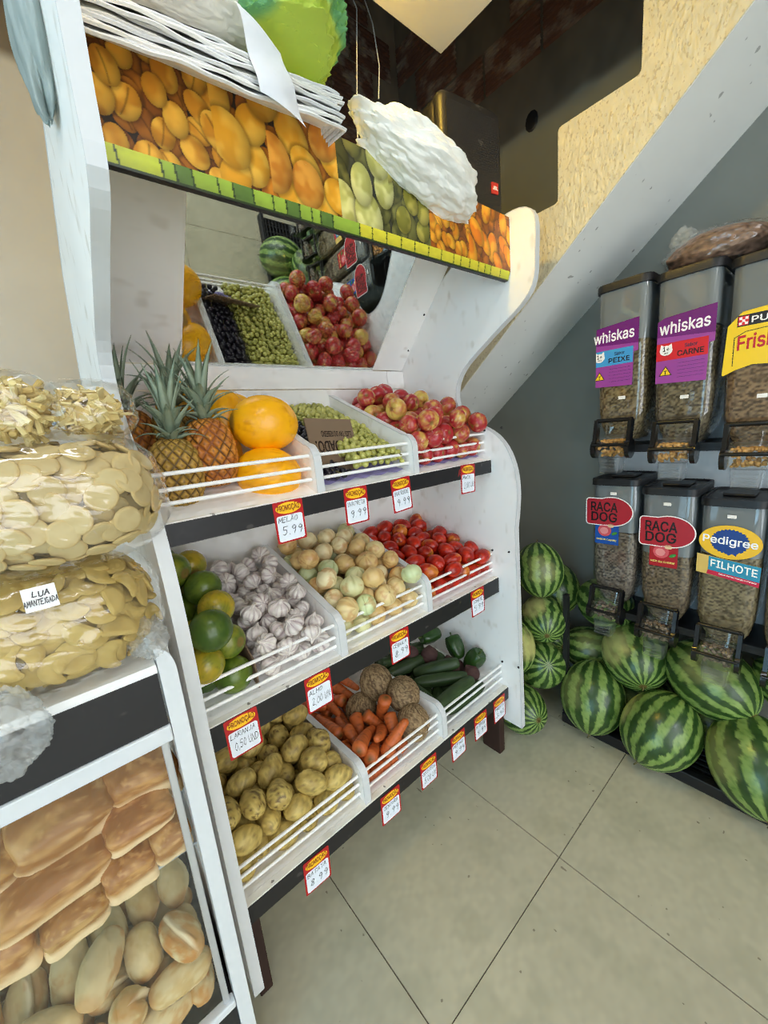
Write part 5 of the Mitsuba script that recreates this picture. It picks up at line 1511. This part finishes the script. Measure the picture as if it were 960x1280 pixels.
# ------------------------------------------------------------------ the bread case at the left
case = thing('bread_case', 'white framed bread display case with sloping glass front and black fascia', 'display case')
CX0, CX1, CY, CZ = -0.80, -0.022, -0.622, 1.095
put('top_board', box(CX0, CX1 - 0.03, CY + 0.003, 0.25, CZ - 0.016, CZ), 'mat_melamine', case)
put('fascia', box(CX0, CX1 - 0.031, CY + 0.001, CY + 0.016, 0.977, CZ - 0.0165), 'mat_strip', case, label='black front board')
post = Polygon([(0, 0), (0.028, 0), (0.028, 1.075)] + [(0.028 * math.cos(a), 1.075 + 0.05 * math.sin(a)) for a in np.linspace(0.1, math.pi / 2, 8)] + [(0, 1.125)])
pm = trimesh.creation.extrude_polygon(post, 0.035, engine='earcut')
put('post', pm, 'mat_edge', case, to=TM(FACE_Y, (CX1 - 0.028, CY + 0.033, 0.0)))
put('side_panel', box(CX1 - 0.014, CX1 - 0.002, CY + 0.036, 0.25, 0.0, CZ + 0.02), 'mat_melamine', case)
put('front_bar', tri(rbox(CX0, CX1 - 0.029, CY - 0.004, CY + 0.018, 0.944, 0.976, 0.003)), 'mat_edge', case)
put('front_bar', tri(rbox(CX0, CX1 - 0.029, CY - 0.004, CY + 0.018, 0.262, 0.280, 0.003)), 'mat_edge', case)
put('inner_frame', tri(rbox(CX1 - 0.050, CX1 - 0.0375, CY + 0.004, CY + 0.016, 0.281, 0.943, 0.002)), 'mat_steel', case)
put('base', box(CX0, CX1 - 0.029, CY + 0.006, 0.25, 0.0, 0.2615), 'mat_black', case)
put('back_panel', box(CX0, CX1 - 0.015, 0.235, 0.25, 0.262, CZ - 0.017), 'mat_melamine', case)
gl = trimesh.Trimesh([[CX0, CY + 0.002, 0.281], [CX1 - 0.0505, CY + 0.002, 0.281], [CX1 - 0.0505, CY + 0.002, 0.943], [CX0, CY + 0.002, 0.943]], [[0, 1, 2], [0, 2, 3]], process=False)
put('glass_pane', gl, 'mat_glass', case)
put('bread_shelf', extrude_yz([(-0.535, 0.618), (-0.05, 0.690), (-0.05, 0.696), (-0.535, 0.624)], CX0, CX1 - 0.016), 'mat_steel', case)
# bread
def roll(rng, i):
    def f(th, ph):
        s_ = sph(th, ph)
        n = nfbm(s_ * 1.5 + i * 3, 3, i) - 0.5
        rad = np.sin(th) ** 0.72
        ridge = 0.24 * np.exp(-((ph - 1.5708 - 0.15 * np.sin(3 * th)) / 0.13) ** 2) * sm(0.25, 0.7, np.sin(th)) - 0.20 * np.exp(-((ph - 1.22) / 0.16) ** 2) * sm(0.25, 0.7, np.sin(th))
        rr = rad * (1 + ridge + 0.26 * n)
        return np.stack([rr * np.cos(ph), rr * np.sin(ph) * 0.92, np.cos(th)], -1)
    m = surf(56, 36, f)
    v = m.vertices
    ph = np.arctan2(v[:, 1], v[:, 0])
    n = nfbm(v * 2.2 + i, 3, i)
    gold = [(190, 162, 104), (186, 140, 76), (198, 176, 124), (192, 168, 110)][i % 4]
    c = lerp_c((206, 186, 138), gold, sm(0.25, 0.65, n + 0.15 * v[:, 1]))
    c = mixc(c, (184, 124, 58), sm(0.50, 0.72, n + 0.2 * v[:, 0]) * (0.85 if i % 4 == 1 else 0.5))
    c = mixc(c, (232, 218, 180), np.exp(-((ph - 1.42) / 0.22) ** 2) * 0.8)
    c = mixc(c, (168, 132, 80), np.exp(-((ph - 1.22) / 0.09) ** 2) * 0.7)
    c = mixc(c, (176, 126, 66), sm(0.72, 0.98, np.abs(v[:, 2])) * 0.6)
    return shape(m, 'mat_matte', True, c)
RL = variants(8, roll)
o = (CX0 + 0.25, -0.600, 0.283)
pose = settle(70, (0.030, 0.036), (0.098, 0.125), (0.480, 0.34), 33, tilt=0.0, spread=np.array([1, 1, 0.8]))
P, AX, _ = to_bin(pose[0], pose[1], o, 0)
rng = np.random.default_rng(5)
for k in range(len(P)):
    if P[k][2] > 0.585:
        continue
    zx = 'left' if P[k][0] < -0.39 else 'right' if P[k][0] > -0.2 else 'middle'
    zy = 'against the glass' if P[k][1] < -0.54 else 'half way back' if P[k][1] < -0.42 else 'at the back'
    zz = 'lowest' if P[k][2] < 0.36 else 'topmost' if P[k][2] > 0.47 else 'in mid height'
    key = lab(new('bread_roll'), f"crusty french bread roll {zy}, {zz}, {zx} of the glass case", 'bread roll', 'bread rolls in the bottom of the case')
    scene[key] = {**RL[int(rng.integers(8))], 'to_world': TM(frame(AX[k], rng.uniform(3.5, 6.2)) @ np.diag((pose[2][k], pose[2][k], pose[3][k] / 2)), P[k])}
def bun(rng, i):
    def f(th, ph):
        s_ = sph(th, ph)
        e = 0.70
        q = np.sign(s_) * np.abs(s_) ** e
        q = q / np.maximum(1e-9, (np.abs(q) ** 6).sum(-1, keepdims=True) ** (1 / 6.0)) * 1.0
        n = nfbm(s_ * 1.6 + 5 * i, 3, i) - 0.5
        p = q * (1 + 0.34 * n)[..., None]
        p[..., 2] = np.where(p[..., 2] > 0, p[..., 2] * (1 - 0.25 * (p[..., 0] ** 2 + 0.5 * p[..., 1] ** 2)), p[..., 2] * 0.8)
        return p
    m = surf(56, 40, f)
    v = m.vertices
    n = nfbm(v * 1.8 + i, 3, i)
    n3 = nfbm(v * 5 + i, 3, i + 2)
    c = lerp_c((190, 150, 88), (150, 102, 48), sm(0.3, 0.7, n + 0.15 * v[:, 2]))
    c = mixc(c, (206, 166, 104), sm(0.55, 0.75, n3) * 0.5)
    c = c * np.array([1.0, (0.98, 0.90, 1.03, 0.94, 0.86)[i % 5], (1.0, 0.85, 1.05, 0.95, 0.8)[i % 5]])
    side = sm(0.15, -0.30, v[:, 2] + 0.2 * (n - 0.5)) * sm(0.35, 0.75, np.maximum(np.abs(v[:, 1]), np.abs(v[:, 0])))
    c = mixc(c, (228, 204, 158), side * 0.9)
    return shape(m, 'mat_satin', True, c)
BN = variants(5, bun)
BUNS = [  # x, y, z, half length (x), half width (y), half height, turn, tilt
    (-0.235, -0.500, 0.830, 0.066, 0.056, 0.046, 0.10, 0.45, 'large glossy golden bread loaf on top of the bread shelf pile'),
    (-0.112, -0.490, 0.836, 0.052, 0.054, 0.040, -0.05, 0.40, 'glossy loaf at the top right corner of the bread shelf pile'),
    (-0.352, -0.500, 0.818, 0.050, 0.056, 0.044, 0.1, 0.40, 'glossy loaf at the left end of the top layer of bread'),
    (-0.262, -0.556, 0.747, 0.070, 0.032, 0.034, 0.16, 0.30, 'long torn loaf with pale side below the large golden one'),
    (-0.128, -0.548, 0.772, 0.050, 0.034, 0.026, 0.05, 0.30, 'flat torn loaf below the top right one'),
    (-0.090, -0.560, 0.704, 0.031, 0.033, 0.032, 0.1, 0.2, 'small loaf with pale cut side at the right frame'),
    (-0.164, -0.560, 0.694, 0.036, 0.034, 0.036, 0.1, 0.2, 'squarish golden loaf in the lower layer of the bread shelf'),
    (-0.248, -0.565, 0.672, 0.042, 0.030, 0.030, 0.1, 0.3, 'golden loaf with pale side at the shelf front'),
    (-0.345, -0.556, 0.690, 0.042, 0.038, 0.042, 0.0, 0.2, 'reddish brown loaf at the left of the lower layer'),
    (-0.20, -0.40, 0.755, 0.070, 0.05, 0.045, 0.1, 0.0, 'golden loaf at the back of the bread shelf'),
    (-0.36, -0.40, 0.745, 0.065, 0.05, 0.045, 0.1, 0.0, 'golden loaf at the back left of the bread shelf'),
    (-0.09, -0.42, 0.750, 0.042, 0.05, 0.045, 0.1, 0.0, 'golden loaf at the back right of the bread shelf')]
for i, (x, y, z, a, b, h, turn, tilt, text) in enumerate(BUNS):
    R_ = np.array(trimesh.transformations.euler_matrix(tilt, 0.0, turn)[:3, :3])
    put('bread_loaf', BN[i % 5], None, None, to=TM(R_ @ np.diag((a * 1.13, b * 1.15, h * 1.2)), (x, y, z)), label=text, cat='bread')

# ------------------------------------------------------------------ bags of biscuits on the case
def bag_surface(rad, e, amp, seed, nu=120, nv=80, flatb=None, fold=0.0):
    def f(th, ph):
        s_ = sph(th, ph)
        q = s_ / ((np.abs(s_) ** e).sum(-1, keepdims=True) ** (1.0 / e))
        n = nfbm(s_ * 3 + seed, 4, seed) - 0.5
        w = np.abs(nfbm(s_ * 7 + seed, 3, seed + 1) - 0.5) + 0.6 * np.abs(nfbm(s_ * np.array([16, 16, 30]) + seed, 2, seed + 2) - 0.5)
        p = q * (1 + amp * n + fold * w)[..., None] * np.array(rad)
        if flatb is not None:
            p[..., 2] = np.maximum(p[..., 2], -flatb)
        return p
    return surf(nu, nv, f)
def disc_biscuit(i):
    def f(th, ph):
        e = 0.35
        x = np.sign(np.cos(ph)) * np.abs(np.cos(ph)); y = np.sin(ph)
        r = np.sin(th) ** 0.30 * (1 + 0.06 * (nfbm(np.stack([np.cos(ph) * 2, np.sin(ph) * 2, 0 * ph + i], -1), 2, i) - 0.5))
        z = np.cos(th) * 0.16 + 0.06 * (nfbm(np.stack([r * np.cos(ph) * 2, r * np.sin(ph) * 2, 0 * ph + i * 3], -1), 2, i) - 0.5)
        return np.stack([r * x, r * y, z], -1)
    m = surf(26, 10, f)
    v = m.vertices
    c = lerp_c((198, 182, 136), (182, 158, 104), nfbm(v * 2 + i, 3, i))
    c = mixc(c, (196, 166, 104), sm(0.75, 1.0, np.hypot(v[:, 0], v[:, 1])) * 0.5)
    return shape(m, 'mat_matte', True, c)
def moon_biscuit(i):
    outer = Point(0, 0).buffer(1.0, 10)
    p = outer.difference(Point(0, -1.15 + 0.1 * (i % 3)).buffer(0.95, 10)) if i % 3 else outer.intersection(sbox(-1.1, -0.25, 1.1, 1.1))
    p = p.buffer(-0.16).buffer(0.16)
    p = max(getattr(p, 'geoms', [p]), key=lambda g_: g_.area)
    from shapely.geometry.polygon import orient
    lo = m3.CrossSection([np.array(orient(p).exterior.coords)[:-1]])
    mm = m3.Manifold.extrude(lo, 0.30)
    q = m3.Manifold.batch_hull([mm]) if False else mm
    m = tri(q.refine_to_length(0.26))
    v = m.vertices.copy(); v[:, 2] -= 0.15; v[:, 1] -= 0.35
    d = np.array([p.exterior.distance(Point(a, b + 0.35)) for a, b in v[:, :2]])
    v[:, 2] *= np.sqrt(np.clip(0.15 + d / 0.22, 0, 1))
    m.vertices = v
    c = lerp_c((194, 170, 102), (172, 144, 76), nfbm(v * 2 + i, 3, i))
    return shape(m, 'mat_matte', True, c)
DB = [disc_biscuit(i) for i in range(5)]
MB = [moon_biscuit(i) for i in range(6)]
def fill_bag(name, metas, centre, rad, e, r, n, spacing, label, cat, group, seed, depthmax, tiltamt, flatten=0.0, zmin=None):
    rng = np.random.default_rng(seed)
    P = []
    tries = 0
    keep = Spread(spacing)
    while len(P) < n and tries < 9000:
        tries += 1
        d = random_axis(rng)
        if d[1] > 0.35:
            continue
        q = d / ((np.abs(d) ** e).sum() ** (1 / e))
        layer = rng.random()
        k = 1 - depthmax * layer
        p = q * (np.array(rad) - r * 0.35) * k
        if zmin is not None and p[2] < zmin:
            p[2] = zmin
        if not keep.add(p):
            continue
        nr = np.sign(q) * np.abs(q) ** (e - 1) / np.array(rad)
        nr /= np.linalg.norm(nr)
        P.append((p, nr))
    for p, nr in P:
        f_ = nr[1] < -0.45
        w1_ = 'left' if p[0] < -rad[0] / 3 else 'right' if p[0] > rad[0] / 3 else 'middle'
        w2_ = 'low' if p[2] < -rad[2] / 3 else 'high' if p[2] > rad[2] / 3 else 'half way up'
        key = lab(new(name), f"{label}, {w2_} {'at the front' if f_ else 'on the top or side'}, {w1_}", cat, group)
        ax = nr + tiltamt * random_axis(rng)
        ax = ax * (1 - flatten) + np.array([0.15 * rng.normal(), 0.15 * rng.normal(), 1.0]) * flatten
        scene[key] = {**metas[int(rng.integers(len(metas)))], 'to_world': TM(frame(ax, rng.uniform(0, 6.28)), np.array(centre) + p, r * rng.uniform(0.92, 1.06))}
bA, rA = np.array([-0.142, -0.540, 1.398]), (0.163, 0.122, 0.100)
fill_bag('round_biscuit', DB, bA, rA, 3.0, 0.0228, 280, 0.0235, 'round pale biscuit in the upper bag', 'biscuit', 'round biscuits in the upper bag', 3, 0.25, 0.30)
bB, rB = np.array([-0.184, -0.518, 1.203]), (0.165, 0.122, 0.100)
fill_bag('crescent_biscuit', MB, bB, rB, 3.2, 0.0265, 280, 0.0215, 'crescent biscuit in the labelled lower bag', 'biscuit', 'crescent biscuits in the lower bag', 4, 0.22, 0.35, 0.25)
bag = thing('biscuit_bag', 'clear bag of round biscuits lying on top of the labelled bag', 'bag')
put('film', bag_surface((0.171, 0.132, 0.108), 3.0, 0.08, 11, 140, 90, None, 0.06), 'mat_film', bag, smooth=True, to=T().translate(bA.tolist()))
bag = thing('biscuit_bag', 'clear bag of crescent biscuits with handwritten white label on the bread case', 'bag')
put('film', bag_surface((0.173, 0.132, 0.107), 3.2, 0.08, 12, 140, 90, 0.107, 0.06), 'mat_film', bag, smooth=True, to=T().translate(bB.tolist()))
lb = put('label_card', flat(sbox(-0.0185, -0.017, 0.0185, 0.017), 0.0006), 'mat_print', bag, color=(226, 226, 224), to=TM(FACE_Y, (-0.170, -0.661, 1.277)), label='white paper label')
w1, n1 = writing('LUA', 0.0075, 0.0013, seed=3)
w2, n2 = writing('AMANTEIGADA', 0.008, 0.0013, seed=4)
w1 = affinity.translate(w1, -0.008, 0.003); w2 = affinity.translate(affinity.scale(w2, 0.038 / n2, 1, origin=(0, 0)), -0.019, -0.009)
put('handwriting', flat(unary_union([w1, w2]), 0.0003), 'mat_print', lb, color=(30, 30, 34), to=TM(FACE_Y, (-0.170, -0.6622, 1.277)))
def pieces(n, rad, kind, seed, c1, c2):
    rng = np.random.default_rng(seed)
    ms, cs = [], []
    for q in range(n):
        d = random_axis(rng); p = d * np.array(rad) * rng.uniform(0.5, 1) ** 0.5
        m = trimesh.creation.cylinder(0.0042, 0.050, sections=8) if kind == 'stick' else trimesh.creation.box((0.022, 0.015, 0.003))
        m.apply_transform(trimesh.transformations.random_rotation_matrix(rng.random(3)))
        m.apply_translation(p); ms.append(m); cs.append(np.tile(lerp_c(c1, c2, rng.random()), (len(m.vertices), 1)))
    m = trimesh.util.concatenate(ms)
    return m, np.vstack(cs)
for cen, rad, kind, seed, text in (((-0.150, -0.560, 1.545), (0.046, 0.050, 0.036), 'stick', 1, 'small clear bag of biscuit sticks at the left picture edge'),
                             ((-0.060, -0.545, 1.538), (0.054, 0.055, 0.032), 'flake', 2, 'small clear bag of broken flat biscuits in the middle on top'),
                             ((-0.030, -0.440, 1.500), (0.022, 0.050, 0.055), 'flake', 3, 'small clear bag of biscuit pieces leaning beside the side panel')):
    k = thing('snack_bag', text, 'bag')
    m, c = pieces(190, rad, kind, seed, (214, 198, 140), (196, 170, 104))
    put('biscuit_pieces', m, 'mat_matte', k, color=c, to=T().translate(list(cen)), kind='stuff')
    put('film', bag_surface(np.array(rad) + 0.016, 2.6, 0.22, seed + 20, 80, 50, None, 0.10), 'mat_film', k, smooth=True, to=T().translate(list(cen)))
# crumpled empty bags
put('empty_bag', lump((0.030, 0.045, 0.036), 0.7, 2.6, 51, 120, 80, 0.16), 'mat_milky_film', None, smooth=True, to=T().translate([-0.052, -0.590, 1.140]), label='crumpled clear bag at the right foot of the biscuit bags', cat='bag')
put('empty_bag', lump((0.05, 0.035, 0.060), 0.7, 2.4, 52, 130, 90, 0.16), 'mat_milky_film', None, smooth=True, to=T().translate([-0.250, -0.655, 1.100]), label='crumpled clear bag hanging over the black fascia at the left edge', cat='bag')
